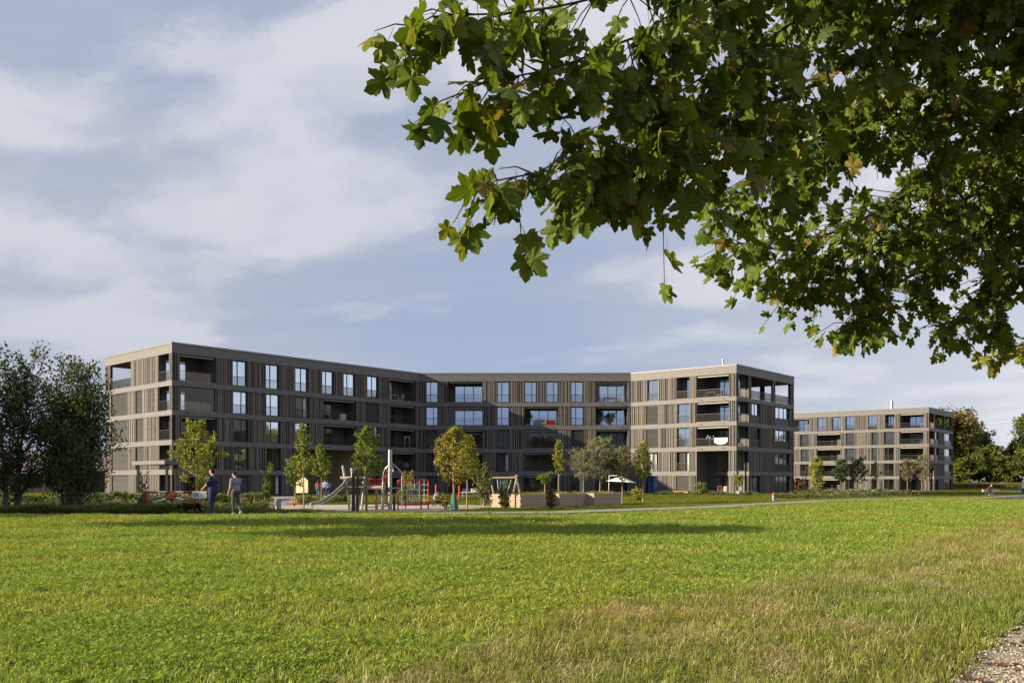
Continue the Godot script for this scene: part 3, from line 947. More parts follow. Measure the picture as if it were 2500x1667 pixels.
# o: h height, clear trunk height, rad crown radius, shape, leaves, size, wide, palette, trunk radius, stems, seed
func tree_shapes(o: Dictionary) -> Array:
	rng.seed = o.seed
	var wood := Shape.new()
	var crown := Shape.new()
	var h: float = o.h
	var clear: float = o.clear
	var rad: float = o.rad * 1.12
	var stems: int = o.get("stems", 1)
	var tips := []
	for st in stems:
		var lean := Vector3(rng.randf_range(-1, 1), 0, rng.randf_range(-1, 1)) * (rad * 0.45 if stems > 1 else h * 0.015)
		var foot := Vector3.ZERO if stems == 1 else lean.normalized() * 0.12 * rad
		var sh: float = h * (rng.randf_range(0.72, 1.0) if st > 0 else 1.0)
		var pts := []
		var rr := []
		for k in 7:
			var t := k / 6.0
			pts.append(foot + lean * t * t + Vector3(rng.randf_range(-1, 1), 0, rng.randf_range(-1, 1)) * 0.012 * h * t + Vector3.UP * sh * t * 0.97)
			rr.append(o.trunk * pow(1.0 - t, 0.75) * (0.7 if stems > 1 else 1.0) + 0.006)
		pts[0] -= Vector3.UP * 0.12
		wood.tube(pts, rr, 7)
		var nb: int = int(o.get("branches", 22) / float(stems)) + 4
		for k in nb:
			var t := (k + rng.randf()) / nb
			var y := clear + (sh - clear) * t * 0.96
			var q := clampf(y / (sh * 0.97), 0.0, 0.999) * 6.0
			var from: Vector3 = pts[int(q)].lerp(pts[int(q) + 1], q - int(q))
			var r := rad
			match o.shape:
				"oval": r = rad * 1.08 * pow(minf(1.0, (t + 0.12) / 0.36), 0.6) * pow(1.0 - t, 0.6) + 0.05 * rad
				"cone": r = rad * (0.12 + 0.95 * pow(1.0 - t, 0.75)) * (0.55 + 0.45 * smoothstep(0.0, 0.15, t))
				"round": r = rad * sqrt(maxf(0.02, 1.0 - pow(2.0 * t - 0.9, 2.0)))
				"broad": r = rad * pow(sin(PI * clampf(0.22 + 0.74 * t, 0, 1)), 0.6)
				"column": r = rad * (0.75 + 0.25 * sin(t * 9.0))
			r *= rng.randf_range(0.75, 1.3) / (1.0 if stems == 1 else 1.25)
			var az := k * 2.4 + rng.randf_range(-0.5, 0.5)
			var rise: float = o.get("rise", 0.55) + 0.5 * t
			var dir := Vector3(cos(az), rise, sin(az)).normalized()
			var end := from + dir * r + Vector3.UP * 0.1 * r
			var mid := from.lerp(end, 0.5) + rand_dir() * r * 0.08 - Vector3.UP * 0.06 * r
			wood.tube([from, mid, end], [o.trunk * 0.28 * (1.0 - 0.6 * t) + 0.004, o.trunk * 0.16 + 0.003, 0.003], 4, false)
			tips.append([from, mid, end, r])
			# side twigs
			for j in int(o.get("twigs", 3)):
				var p := mid.lerp(end, rng.randf_range(-0.3, 0.9))
				var e := p + (rand_dir() + dir * 0.8 + Vector3.UP * 0.3).normalized() * r * rng.randf_range(0.25, 0.5)
				wood.tube([p, e], [0.006 + o.trunk * 0.06, 0.002], 3, false)
				tips.append([p, p.lerp(e, 0.5), e, r * 0.5])
		# leading shoots
		tips.append([pts[5], pts[5].lerp(pts[6], 0.5), pts[6], rad * 0.35])
	var total := 0.0
	for t in tips:
		total += t[3] + 0.08 * rad
	for t in tips:
		var n := int(round(o.leaves * 1.35 * (t[3] + 0.08 * rad) / total))
		var spread: float = o.get("spread", 0.16) * (t[3] * 0.7 + rad * 0.3)
		for k in n:
			var q := pow(rng.randf(), 0.7)
			var p: Vector3 = t[0].lerp(t[1], q * 2.0) if q < 0.5 else t[1].lerp(t[2], q * 2.0 - 1.0)
			p += rand_dir() * spread * rng.randf()
			crown.col = pick(o.palette)
			leaf(crown, p, o.size * rng.randf_range(0.8, 1.4), o.get("wide", 0.6), o.get("droop", 0.3))
	return [wood.done(), crown.done()]


func tree(called: String, label: String, category: String, at: Vector3, o: Dictionary, group := "") -> Node3D:
	var m := tree_shapes(o)
	var t := thing(called, label, category, at, 0.0, group)
	part("trunk" if o.get("stems", 1) == 1 else "stems", m[0], M[o.get("bark", "bark")], t)
	part("crown" if o.h > 1.9 else "foliage", m[1], M[o.get("leafmat", "leaf")], t)
	return t


const YELLOW_GREEN := [Color(0.287, 0.287, 0.045), Color(0.230, 0.259, 0.045), Color(0.322, 0.276, 0.050), Color(0.161, 0.207, 0.037)]
const FRESH := [Color(0.184, 0.241, 0.043), Color(0.132, 0.190, 0.035), Color(0.236, 0.265, 0.050)]
const AUTUMN := [Color(0.333, 0.270, 0.043), Color(0.265, 0.259, 0.045), Color(0.356, 0.247, 0.040), Color(0.207, 0.230, 0.043)]
const GREY_GREEN := [Color(0.253, 0.259, 0.138), Color(0.196, 0.213, 0.106), Color(0.299, 0.299, 0.181), Color(0.161, 0.178, 0.075)]
const DARK := [Color(0.058, 0.092, 0.030), Color(0.075, 0.112, 0.034), Color(0.046, 0.074, 0.025), Color(0.095, 0.120, 0.040)]
const RED := [Color(0.200, 0.060, 0.030), Color(0.150, 0.050, 0.030), Color(0.120, 0.090, 0.030), Color(0.230, 0.090, 0.035)]
const WOODS := [Color(0.115, 0.140, 0.028), Color(0.085, 0.115, 0.025), Color(0.155, 0.160, 0.034)]
const WOODS_BROWN := [Color(0.180, 0.140, 0.046), Color(0.140, 0.140, 0.036), Color(0.195, 0.135, 0.050), Color(0.120, 0.130, 0.030)]


func plant_trees() -> void:
	var g := "young trees planted round the playground and lawn"
	# name, label, x, depth, options
	var list := [
		["young_tree", "yellow-green young tree with a wide bushy crown behind the man in navy", -21.0, 60.0, {"h": 5.7, "clear": 1.3, "rad": 1.6, "shape": "oval", "leaves": 2000, "size": 0.17, "palette": YELLOW_GREEN, "trunk": 0.055, "seed": 101, "branches": 30}],
		["young_tree", "slim low columnar young tree standing by the flower bed behind the grey bollard", -17.0, 62.5, {"h": 2.7, "clear": 0.3, "rad": 0.42, "shape": "column", "leaves": 700, "size": 0.12, "palette": FRESH, "trunk": 0.03, "seed": 102, "stems": 2, "rise": 1.2}],
		["young_tree", "tall sparse young tree with open upright branches left of the slide", -12.1, 52.3, {"h": 5.0, "clear": 1.9, "rad": 0.75, "shape": "oval", "leaves": 800, "size": 0.14, "palette": FRESH, "trunk": 0.045, "seed": 103, "branches": 16, "rise": 1.0, "bark": "pale_bark", "twigs": 1, "spread": 0.2}],
		["young_tree", "small dense young tree left of the cream house seen through the passage", -15.3, 63.6, {"h": 3.2, "clear": 1.25, "rad": 0.85, "shape": "broad", "leaves": 900, "size": 0.15, "palette": FRESH, "trunk": 0.05, "seed": 104, "bark": "pale_bark"}],
		["young_tree", "pointed young tree on a pale trunk between the two walking women", -14.0, 66.2, {"h": 4.3, "clear": 1.7, "rad": 0.85, "shape": "cone", "leaves": 1100, "size": 0.15, "palette": FRESH, "trunk": 0.05, "seed": 105, "bark": "pale_bark"}],
		["young_tree", "dense egg-shaped green young tree in front of the slide tower", -7.75, 47.9, {"h": 4.55, "clear": 1.75, "rad": 0.92, "shape": "oval", "leaves": 2200, "size": 0.13, "palette": FRESH, "trunk": 0.06, "seed": 106, "bark": "pale_bark", "branches": 30}],
		["young_tree", "broad yellowing tree with a green watering bag round its foot", -3.25, 50.4, {"h": 4.7, "clear": 1.35, "rad": 1.15, "shape": "oval", "leaves": 2600, "size": 0.12, "palette": AUTUMN, "trunk": 0.065, "seed": 107, "bark": "pale_bark", "branches": 34, "rise": 0.35}],
		["young_tree", "green-yellow tree close behind the one with the watering bag", -2.65, 53.2, {"h": 4.4, "clear": 1.7, "rad": 0.85, "shape": "oval", "leaves": 1700, "size": 0.13, "palette": YELLOW_GREEN, "trunk": 0.055, "seed": 108, "bark": "pale_bark", "branches": 28}],
		["young_tree", "bushy multi-stemmed young tree beside the left legs of the swing", -1.85, 57.5, {"h": 2.9, "clear": 0.25, "rad": 0.8, "shape": "oval", "leaves": 1100, "size": 0.13, "palette": [Color(0.125, 0.15, 0.05), Color(0.16, 0.175, 0.06), Color(0.09, 0.12, 0.035)], "trunk": 0.035, "seed": 109, "stems": 3, "rise": 0.9, "bark": "pale_bark"}],
		["young_tree", "slender yellow-green tree standing behind the second timber planter", 3.2, 61.5, {"h": 4.45, "clear": 1.95, "rad": 0.58, "shape": "oval", "leaves": 1100, "size": 0.12, "palette": YELLOW_GREEN, "trunk": 0.05, "seed": 110, "bark": "pale_bark", "rise": 1.0}],
		["young_tree", "grey-green willow-like tree, leftmost of three behind the planters", 5.0, 63.0, {"h": 3.7, "clear": 1.6, "rad": 1.0, "shape": "round", "leaves": 1800, "size": 0.12, "wide": 0.32, "palette": GREY_GREEN, "trunk": 0.05, "seed": 111, "bark": "pale_bark", "branches": 28}],
		["young_tree", "tall silvery grey-green tree, middle of three behind the planters", 6.25, 64.0, {"h": 4.5, "clear": 1.5, "rad": 1.2, "shape": "round", "leaves": 2600, "size": 0.12, "wide": 0.32, "palette": GREY_GREEN, "trunk": 0.055, "seed": 112, "bark": "pale_bark", "branches": 34}],
		["young_tree", "olive-green tree beside the white parasol, rightmost of three behind the planters", 7.75, 63.2, {"h": 4.15, "clear": 1.5, "rad": 0.9, "shape": "oval", "leaves": 1700, "size": 0.12, "wide": 0.4, "palette": [Color(0.15, 0.165, 0.06), Color(0.12, 0.14, 0.04), Color(0.19, 0.18, 0.07)], "trunk": 0.05, "seed": 113, "bark": "pale_bark", "branches": 28}],
		["young_tree", "yellow-green tree alone on the lawn before the blue curtain", 9.4, 64.5, {"h": 4.5, "clear": 1.55, "rad": 0.92, "shape": "oval", "leaves": 1500, "size": 0.13, "palette": YELLOW_GREEN, "trunk": 0.05, "seed": 114, "bark": "pale_bark", "branches": 26, "rise": 0.7}],
		["young_tree", "rounded yellow-green tree, leftmost in the garden before the far block", 35.2, 104.0, {"h": 4.3, "clear": 1.4, "rad": 1.0, "shape": "oval", "leaves": 900, "size": 0.2, "palette": YELLOW_GREEN, "trunk": 0.06, "seed": 115}],
		["young_tree", "dark small tree between two bright ones before the far block", 38.7, 106.0, {"h": 4.2, "clear": 1.5, "rad": 0.9, "shape": "round", "leaves": 800, "size": 0.18, "palette": DARK, "trunk": 0.05, "seed": 116}],
		["young_tree", "bright green egg-shaped tree on a pale trunk before the far block", 41.2, 113.0, {"h": 3.9, "clear": 1.5, "rad": 0.85, "shape": "oval", "leaves": 900, "size": 0.2, "palette": FRESH, "trunk": 0.06, "seed": 117, "bark": "pale_bark"}],
		["young_tree", "wide spreading green tree in front of the middle of the far block", 43.4, 113.0, {"h": 4.2, "clear": 1.3, "rad": 1.3, "shape": "broad", "leaves": 1100, "size": 0.2, "palette": [Color(0.10, 0.13, 0.045), Color(0.14, 0.16, 0.06)], "trunk": 0.06, "seed": 118}],
		["young_tree", "thin nearly bare tree beside the dark post before the far block", 46.0, 114.0, {"h": 4.3, "clear": 1.6, "rad": 0.75, "shape": "oval", "leaves": 260, "size": 0.2, "palette": AUTUMN, "trunk": 0.045, "seed": 119}],
		["young_tree", "pale tan-leaved tree, left of a pair by the corner of the far block", 65.0, 148.0, {"h": 5.2, "clear": 1.7, "rad": 1.35, "shape": "round", "leaves": 1000, "size": 0.24, "wide": 0.4, "palette": [Color(0.22, 0.18, 0.10), Color(0.17, 0.16, 0.08)], "trunk": 0.06, "seed": 120, "bark": "pale_bark"}],
		["young_tree", "grey tan-leaved tree, right of a pair by the corner of the far block", 66.9, 147.0, {"h": 6.0, "clear": 1.6, "rad": 1.8, "shape": "oval", "leaves": 1300, "size": 0.24, "wide": 0.4, "palette": [Color(0.21, 0.20, 0.14), Color(0.18, 0.16, 0.08), Color(0.15, 0.16, 0.08)], "trunk": 0.06, "seed": 121, "bark": "pale_bark"}],
	]
	for t in list:
		tree(t[0], t[1], "tree", ground_point(t[2], t[3]), t[4], g)
	# shrubs
	var sg := "shrubs of the garden"
	list = [
		["shrub", "dark green shrub growing in front of the first pair of timber planters", -0.45, 51.6, {"h": 1.25, "clear": 0.1, "rad": 0.42, "shape": "oval", "leaves": 420, "size": 0.11, "palette": [Color(0.075, 0.085, 0.028), Color(0.11, 0.11, 0.035)], "trunk": 0.02, "seed": 131, "stems": 3}],
		["shrub", "rust-red shrub growing in front of the second timber planter", 2.2, 52.2, {"h": 1.2, "clear": 0.1, "rad": 0.42, "shape": "oval", "leaves": 460, "size": 0.11, "palette": [Color(0.20, 0.085, 0.035), Color(0.15, 0.10, 0.03), Color(0.12, 0.11, 0.03)], "trunk": 0.02, "seed": 132, "stems": 3}],
		["shrub", "ragged brownish shrub just left of the green watering bag", -3.8, 51.6, {"h": 0.95, "clear": 0.05, "rad": 0.45, "shape": "round", "leaves": 260, "size": 0.1, "palette": AUTUMN, "trunk": 0.015, "seed": 133, "stems": 4}],
		["shrub", "yellow-green shrub at the foot of the tree before the blue curtain", 10.0, 71.0, {"h": 1.05, "clear": 0.05, "rad": 0.55, "shape": "round", "leaves": 380, "size": 0.13, "palette": YELLOW_GREEN, "trunk": 0.015, "seed": 134, "stems": 4}],
		["shrub", "small yellow-green shrub at the left end of the corner terrace", 20.7, 98.0, {"h": 1.3, "clear": 0.05, "rad": 0.75, "shape": "round", "leaves": 420, "size": 0.15, "palette": FRESH, "trunk": 0.02, "seed": 135, "stems": 4}],
		["shrub", "wine-red shrub at the right-hand foot of the long block", 34.6, 108.0, {"h": 2.1, "clear": 0.1, "rad": 0.85, "shape": "oval", "leaves": 700, "size": 0.16, "palette": RED, "trunk": 0.02, "seed": 136, "stems": 4}],
		["shrub", "bushy yellow-green shrub to the right of the wine-red one", 36.3, 107.0, {"h": 2.6, "clear": 0.1, "rad": 0.8, "shape": "oval", "leaves": 600, "size": 0.16, "palette": YELLOW_GREEN, "trunk": 0.02, "seed": 137, "stems": 4}],
		["shrub", "green shrub seen under the net bridge of the slide tower", -7.15, 60.0, {"h": 1.6, "clear": 0.1, "rad": 0.6, "shape": "oval", "leaves": 520, "size": 0.12, "palette": FRESH, "trunk": 0.02, "seed": 138, "stems": 4}],
		["shrub", "rust-and-green shrub rising behind the red net bridge", -7.3, 63.0, {"h": 2.4, "clear": 0.5, "rad": 0.6, "shape": "oval", "leaves": 500, "size": 0.12, "palette": AUTUMN, "trunk": 0.02, "seed": 139, "stems": 3}],
		["shrub", "leafy shrub between the sign and the man in grey", -19.2, 56.5, {"h": 1.75, "clear": 0.1, "rad": 0.7, "shape": "round", "leaves": 700, "size": 0.11, "palette": [Color(0.10, 0.115, 0.03), Color(0.14, 0.10, 0.035), Color(0.075, 0.10, 0.025)], "trunk": 0.02, "seed": 140, "stems": 5}],
		["shrub", "tall straggly weed standing behind the wire fence", -15.9, 38.8, {"h": 1.9, "clear": 0.2, "rad": 0.3, "shape": "cone", "leaves": 420, "size": 0.07, "palette": [Color(0.10, 0.12, 0.04), Color(0.15, 0.15, 0.06)], "trunk": 0.012, "seed": 141, "stems": 3, "rise": 1.2}],
	]
	for t in list:
		tree(t[0], t[1], "shrub", ground_point(t[2], t[3]), t[4], sg)
	# green bag round the foot of the yellowing tree
	var s := Shape.new()
	var n := 14
	for k in n:
		var a := TAU * k / n
		var b := TAU * (k + 1) / n
		var ra := 0.27 + 0.035 * (k % 2)
		var rb := 0.27 + 0.035 * ((k + 1) % 2)
		s.quad(Vector3(cos(a) * ra, 0, sin(a) * ra), Vector3(cos(b) * rb, 0, sin(b) * rb), Vector3(cos(b) * 0.09, 0.95, sin(b) * 0.09), Vector3(cos(a) * 0.09, 0.95, sin(a) * 0.09), Vector3(cos(a), 0.2, sin(a)))
	solid("watering_bag", s, M.green_bag, "dark green watering bag zipped round the foot of the yellowing tree", "bag", ground_point(-3.25, 50.4))
	# dark trees at the left edge
	var dg := "dark leafy trees by the wire fence"
	var dk := {"h": 7.5, "clear": 0.4, "rad": 2.3, "shape": "broad", "leaves": 9000, "size": 0.135, "palette": DARK, "trunk": 0.11, "seed": 151, "stems": 5, "rise": 1.25, "branches": 60, "twigs": 5, "leafmat": "dark_leaf", "spread": 0.3}
	tree("dark_tree", "tall dark leafy multi-stemmed tree at the left edge of the picture", "tree", ground_point(-23.6, 42.5), dk, dg)
	var dk2 := dk.duplicate()
	dk2.merge({"h": 7.3, "seed": 152, "rad": 2.4}, true)
	tree("dark_tree", "dark leafy multi-stemmed tree standing closest to the long block", "tree", ground_point(-20.7, 42.8), dk2, dg)
	var dk3 := dk.duplicate()
	dk3.merge({"h": 5.0, "seed": 153, "rad": 2.2, "leaves": 6000}, true)
	tree("dark_tree", "low dark bush filling the gap between the two dark leafy trees", "tree", ground_point(-22.0, 44.5), dk3, dg)
	# trees outside the picture to the left: their shade lies over the path and the meadow
	var protos := []
	for k in 4:
		protos.append(tree_shapes({"h": 13.0, "clear": [0.9, 0.6, 0.4, 1.0][k], "rad": [4.2, 4.6, 3.8, 3.6][k], "shape": ["broad", "round", "oval", "broad"][k], "leaves": 4600, "size": 0.42, "wide": 0.75, "palette": [WOODS, WOODS_BROWN, [Color(0.165, 0.185, 0.030), Color(0.125, 0.155, 0.026), Color(0.200, 0.205, 0.040)], WOODS][k], "trunk": 0.2, "seed": 160 + k, "branches": 46, "twigs": 4, "spread": 0.26, "rise": 0.75}))
	protos.append(tree_shapes({"h": 13.0, "clear": 7.6, "rad": 2.9, "shape": "oval", "leaves": 3600, "size": 0.42, "wide": 0.75, "palette": WOODS, "trunk": 0.2, "seed": 166, "branches": 40, "twigs": 4, "spread": 0.26, "rise": 0.6}))
	var put := func(label: String, group: String, x: float, d: float, kind: int, tall: float, turn: float, fat := 1.0):
		var t := thing("woodland_tree", label, "tree", ground_point(x, d), turn, group)
		t.scale = Vector3(tall / 13.0 * fat, tall / 13.0, tall / 13.0 * fat)
		part("trunk", protos[kind][0], M.bark, t)
		part("crown", protos[kind][1], M.leaf, t)
	var og := "tall trees beyond the left edge that shade the path"
	for k in [[-25.8, 19.4, 4, 10.8, 1.0], [-31.0, 23.8, 4, 10.4, 1.15], [-46.0, 29.5, 0, 11.5, 0.9], [-42.0, 34.0, 1, 10.0, 1.0], [-50.0, 33.5, 2, 12.0, 1.0], [-33.5, 38.5, 2, 9.0, 0.8], [-39.0, 40.5, 0, 11.0, 0.9]]:
		put.call("tall tree beyond the left edge that casts shade over the path", og, k[0], k[1], k[2], k[3], k[0], k[4])
	# the wood at the right
	var wg := "trees of the wood beside the far block"
	var wood := [
		["dark green tree of the wood right beside the far block", 100.5, 216.0, 0, 17.0, 1.0],
		["tall brownish tree of the wood, second from the far block", 107.5, 219.0, 1, 18.0, 1.2],
		["broad sunlit green tree low at the front of the wood", 114.5, 214.0, 2, 10.5, 1.3],
		["tall brown-green tree of the wood left of the gap of sky", 112.0, 224.0, 1, 17.0, 1.0],
		["feathery tall tree of the wood at the right edge", 130.5, 226.0, 0, 17.0, 0.8],
		["low sunlit bushy tree at the edge of the wood under the gap", 122.0, 217.0, 2, 11.0, 1.35],
		["brown-tinged tree in the depth of the wood", 104.0, 230.0, 3, 16.0, 1.2],
		["low dark tree filling the wood behind the dry grass", 109.5, 214.0, 0, 9.0, 1.35],
		["bright bushy tree of the wood at the right edge behind the dry grass", 127.0, 216.0, 2, 13.0, 1.1],
		["dark tree standing deep in the wood near the right edge", 120.0, 230.0, 3, 13.5, 1.3],
		["low bush of the wood right beside the wall of the far block", 99.0, 212.0, 2, 7.5, 1.5],
		["low bush in the middle of the edge of the wood", 105.5, 211.0, 2, 7.0, 1.6],
		["low dark bush at the edge of the wood near the right", 117.5, 212.0, 0, 7.0, 1.7],
		["low bush at the edge of the wood at the far right", 125.0, 212.0, 3, 7.5, 1.6],
		["dark green tree half hidden behind the brownish one", 96.5, 226.0, 0, 17.0, 1.2]]
	for k in wood.size():
		put.call(wood[k][0], wg, wood[k][1] + 3.0, wood[k][2] + 7.0, wood[k][3], wood[k][4], k * 1.3, wood[k][5])
	# trees behind the camera and to its right, mirrored in the lower windows
	var rg := "trees behind the viewer, mirrored in the lower windows"
	for k in 9:
		put.call("tree behind the viewer that shows only as a reflection in the windows", rg, -40.0 + k * 11.0 + (k % 3) * 2.0, -34.0 - (k % 2) * 9.0, k % 4, 11.0 + (k % 3) * 2.0, k * 0.9, 1.35)
	for k in 6:
		put.call("tree beyond the left edge that shows only as a reflection in the windows", "trees beyond the left edge, mirrored in the windows", -86.0 - (k % 3) * 6.0, 44.0 + k * 7.0, k % 4, 11.5 + (k % 2), k * 1.1, 1.25)
		put.call("tree of the wood beyond the right edge, seen only mirrored in windows", "wood beyond the right edge, mirrored in the windows", 112.0 + (k % 3) * 7.0, 140.0 + k * 7.0, (k + 2) % 4, 13.0 + (k % 2), k * 1.4, 1.25)
	for k in 10:
		put.call("tree beyond the right edge that shows only as a reflection in the windows", "trees beyond the right edge, mirrored in the windows", 78.0 + (k % 3) * 7.0, 76.0 + k * 4.6, (k + 1) % 4, 12.0 + (k % 3), k * 1.7, 1.2)



# ---------------------------------------------------------------- grass
func tuft(blades: int, radius: float, lo: float, hi: float, wide: float, lean: float, palette: Array) -> ArrayMesh:
	var s := Shape.new()
	for k in blades:
		var a := rng.randf() * TAU
		var r := radius * sqrt(rng.randf())
		var p := Vector3(cos(a) * r, -0.01, sin(a) * r)
		var h := rng.randf_range(lo, hi)
		var dir := Vector3(rng.randf_range(-1, 1), 0, rng.randf_range(-1, 1)).normalized()
		var side := dir.cross(Vector3.UP).rotated(Vector3.UP, rng.randf_range(-0.6, 0.6)) * wide * 0.5
		var l := lean * rng.randf_range(0.2, 1.2) * h
		var mid := p + Vector3.UP * h * 0.6 + dir * l * 0.35
		var tip := p + Vector3.UP * h * (1.0 - 0.25 * lean) + dir * l
		s.col = pick(palette)
		s.tri(p - side, p + side, mid + side * 0.9)
		s.tri(p - side, mid + side * 0.9, mid - side * 0.9)
		s.tri(mid - side * 0.9, mid + side * 0.9, tip)
	return s.done()


func clover(count: int, radius: float, lo: float, hi: float, size: float, palette: Array) -> ArrayMesh:
	var s := Shape.new()
	for k in count:
		var a := rng.randf() * TAU
		var r := radius * sqrt(rng.randf())
		var p := Vector3(cos(a) * r, rng.randf_range(lo, hi), sin(a) * r)
		var up := (Vector3.UP * 1.2 + rand_dir()).normalized()
		var x := up.cross(rand_dir()).normalized()
		s.col = pick(palette)
		for q in 3:
			var d := x.rotated(up, TAU * q / 3.0 + rng.randf_range(-0.2, 0.2))
			var e := up.cross(d) * size * 0.45
			var m := p + d * size * 0.55 - up * size * 0.1
			s.tri(p, m + e, p + d * size)
			s.tri(p, p + d * size, m - e)
	return s.done()


func in_play(x: float, d: float) -> bool:
	return Geometry2D.is_point_in_polygon(Vector2(x, d), PackedVector2Array(PLAY_AREA))


func in_frame(x: float, d: float) -> bool:
	return absf(x) < 0.585 * d + 1.5


const MEADOW := [Color(0.297, 0.359, 0.047), Color(0.249, 0.331, 0.040), Color(0.350, 0.393, 0.068), Color(0.111, 0.177, 0.019), Color(0.286, 0.342, 0.044), Color(0.456, 0.467, 0.200), Color(0.212, 0.291, 0.034), Color(0.382, 0.353, 0.137)]
const STRAW := [Color(0.44, 0.36, 0.17), Color(0.33, 0.29, 0.11), Color(0.52, 0.43, 0.24), Color(0.23, 0.25, 0.06), Color(0.20, 0.24, 0.04)]


func plant_grass() -> void:
	rng.seed = 500
	var f := FastNoiseLite.new()
	f.seed = 31
	f.frequency = 0.35
	f.fractal_octaves = 3
	var f2 := FastNoiseLite.new()
	f2.seed = 57
	f2.frequency = 0.09
	f2.fractal_octaves = 3
	var fine := tuft(46, 0.13, 0.03, 0.105, 0.0065, 0.9, MEADOW)
	var fine2 := tuft(46, 0.14, 0.03, 0.085, 0.0075, 1.2, MEADOW)
	var leafy := clover(60, 0.14, 0.025, 0.075, 0.0135, [Color(0.217, 0.314, 0.036), Color(0.281, 0.365, 0.053), Color(0.138, 0.217, 0.023), Color(0.339, 0.399, 0.095)])
	var tall := tuft(30, 0.10, 0.10, 0.24, 0.007, 0.7, [Color(0.185, 0.225, 0.036), Color(0.230, 0.250, 0.050), Color(0.125, 0.170, 0.024), Color(0.300, 0.290, 0.090)])
	var straw := tuft(34, 0.16, 0.05, 0.16, 0.0045, 1.9, STRAW)
	var broad := clover(6, 0.06, 0.04, 0.10, 0.034, [Color(0.160, 0.235, 0.040), Color(0.130, 0.205, 0.035)])
	var rows := {"fine": PackedFloat32Array(), "fine2": PackedFloat32Array(), "leafy": PackedFloat32Array(), "tall": PackedFloat32Array(), "straw": PackedFloat32Array(), "broad": PackedFloat32Array(), "lawn": PackedFloat32Array(), "weed": PackedFloat32Array(), "dry": PackedFloat32Array()}
	var d := 5.2
	while d < 80.0:
		var step := clampf(0.105 + 0.0062 * (d - 6.0), 0.105, 0.55)
		var grow := clampf(1.0 + (d - 8.0) * 0.022, 1.0, 2.1)
		var half := 0.585 * d + 1.2
		var x := -half
		while x < half:
			var px := x + rng.randf_range(-0.6, 0.6) * step
			var pd := d + rng.randf_range(-0.6, 0.6) * step
			x += step
			var across := pd - path_depth(px)
			if across > -0.95:
				continue
			var rel := Vector2(px, pd) - NEAR_EDGE
			var edge := rel.x * 0.802 - rel.y * 0.598          # positive on the gravel track
			if edge > 0.0 + 0.12 * f.get_noise_2d(px * 4.0, pd * 4.0):
				continue
			var b := Basis(Vector3.UP, rng.randf() * TAU).rotated(Vector3.RIGHT, rng.randf_range(-0.15, 0.15))
			var p := ground_point(px, pd)
			var n := f.get_noise_2d(px, pd)
			var n2 := f2.get_noise_2d(px * 1.3, pd)
			# a dry, unmown margin runs along the track
			var margin := smoothstep(-4.0, -3.2, edge + 1.1 * n2) * smoothstep(60.0, 30.0, pd)
			var low := 1.0 - 0.6 * smoothstep(-5.0, -2.0, across) * smoothstep(-8.0, 3.0, px)     # mown shorter towards the footpath
			var hue := Color(1.0 + 0.16 * n2, 1.0 + 0.05 * n, 1.0 - 0.1 * n2)
			var roll := rng.randf()
			if margin > 0.5:
				var green := smoothstep(-1.2, -0.5, edge + 0.4 * n)
				var patch := smoothstep(0.10, 0.38, f.get_noise_2d(px * 1.7 + 40.0, pd * 1.7)) * (1.0 - green)
				if roll < 0.10 + 0.16 * (1.0 - green) + 0.9 * patch:
					put_row(rows.straw, b.scaled(Vector3.ONE * grow * rng.randf_range(0.8, 1.4)), p, hue)
				elif roll < 0.78:
					put_row(rows.tall, b.scaled(Vector3.ONE * grow * rng.randf_range(0.5, 0.95)), p, hue)
				else:
					put_row(rows.fine, b.scaled(Vector3(1.0, low, 1.0) * grow * rng.randf_range(0.9, 1.4)), p, hue)
				continue
			if roll < 0.24 + 0.7 * n:
				put_row(rows.leafy, b.scaled(Vector3(1.0, low, 1.0) * grow * rng.randf_range(0.9, 1.35)), p, hue)
			elif roll < 0.66:
				put_row(rows.fine, b.scaled(Vector3(1.0, low, 1.0) * grow * rng.randf_range(0.65, 1.5)), p, hue)
			else:
				put_row(rows.fine2, b.scaled(Vector3(1.0, low, 1.0) * grow * rng.randf_range(0.65, 1.45)), p, hue)
			if rng.randf() < 0.010 + 0.012 * maxf(0.0, n):
				put_row(rows.broad, b.scaled(Vector3.ONE * rng.randf_range(0.7, 1.2)), p, hue)
			if rng.randf() < 0.035:
				put_row(rows.tall, b.scaled(Vector3.ONE * grow * rng.randf_range(0.5, 0.8)), p, hue)
		d += step
	# lawn between the path and the houses
	for k in 62000:
		var pd := rng.randf_range(36.0, 128.0)
		if rng.randf() > 45.0 / pd:
			continue
		var px := rng.randf_range(-0.585 * pd - 1.0, 0.585 * pd + 1.0)
		var across := pd - path_depth(px)
		if across < 0.9 or in_play(px, pd):
			continue
		if absf(px + 19.0 + (pd - 76.0) * 0.27) < 1.6 and pd > 59.0:
			continue
		var b := Basis(Vector3.UP, rng.randf() * TAU)
		var n := f.get_noise_2d(px, pd)
		var n2 := f2.get_noise_2d(px, pd)
		put_row(rows.lawn, b.scaled(Vector3(2.6, 1.3 + 0.7 * n, 2.6) * clampf(pd / 50.0, 0.9, 1.8)), ground_point(px, pd), Color(1.0 + 0.25 * n2, 1.0 + 0.05 * n, 0.95))
	# rougher grass round the far block
	for k in 15000:
		var pd := rng.randf_range(92.0, 206.0)
		var px := rng.randf_range(38.0, 0.585 * pd + 2.0)
		if pd - path_depth(px) < 1.2 or (px > 40.0 and px < 88.0 and pd > 163.0 + absf(px - 76.0) * (0.73 if px < 76.0 else 1.2)):
			continue
		var n := f.get_noise_2d(px, pd)
		put_row(rows.lawn, Basis(Vector3.UP, rng.randf() * TAU).scaled(Vector3(5.0, 2.6 + 1.2 * n, 5.0)), ground_point(px, pd), Color(1.0 + 0.3 * n, 1.0, 0.95))
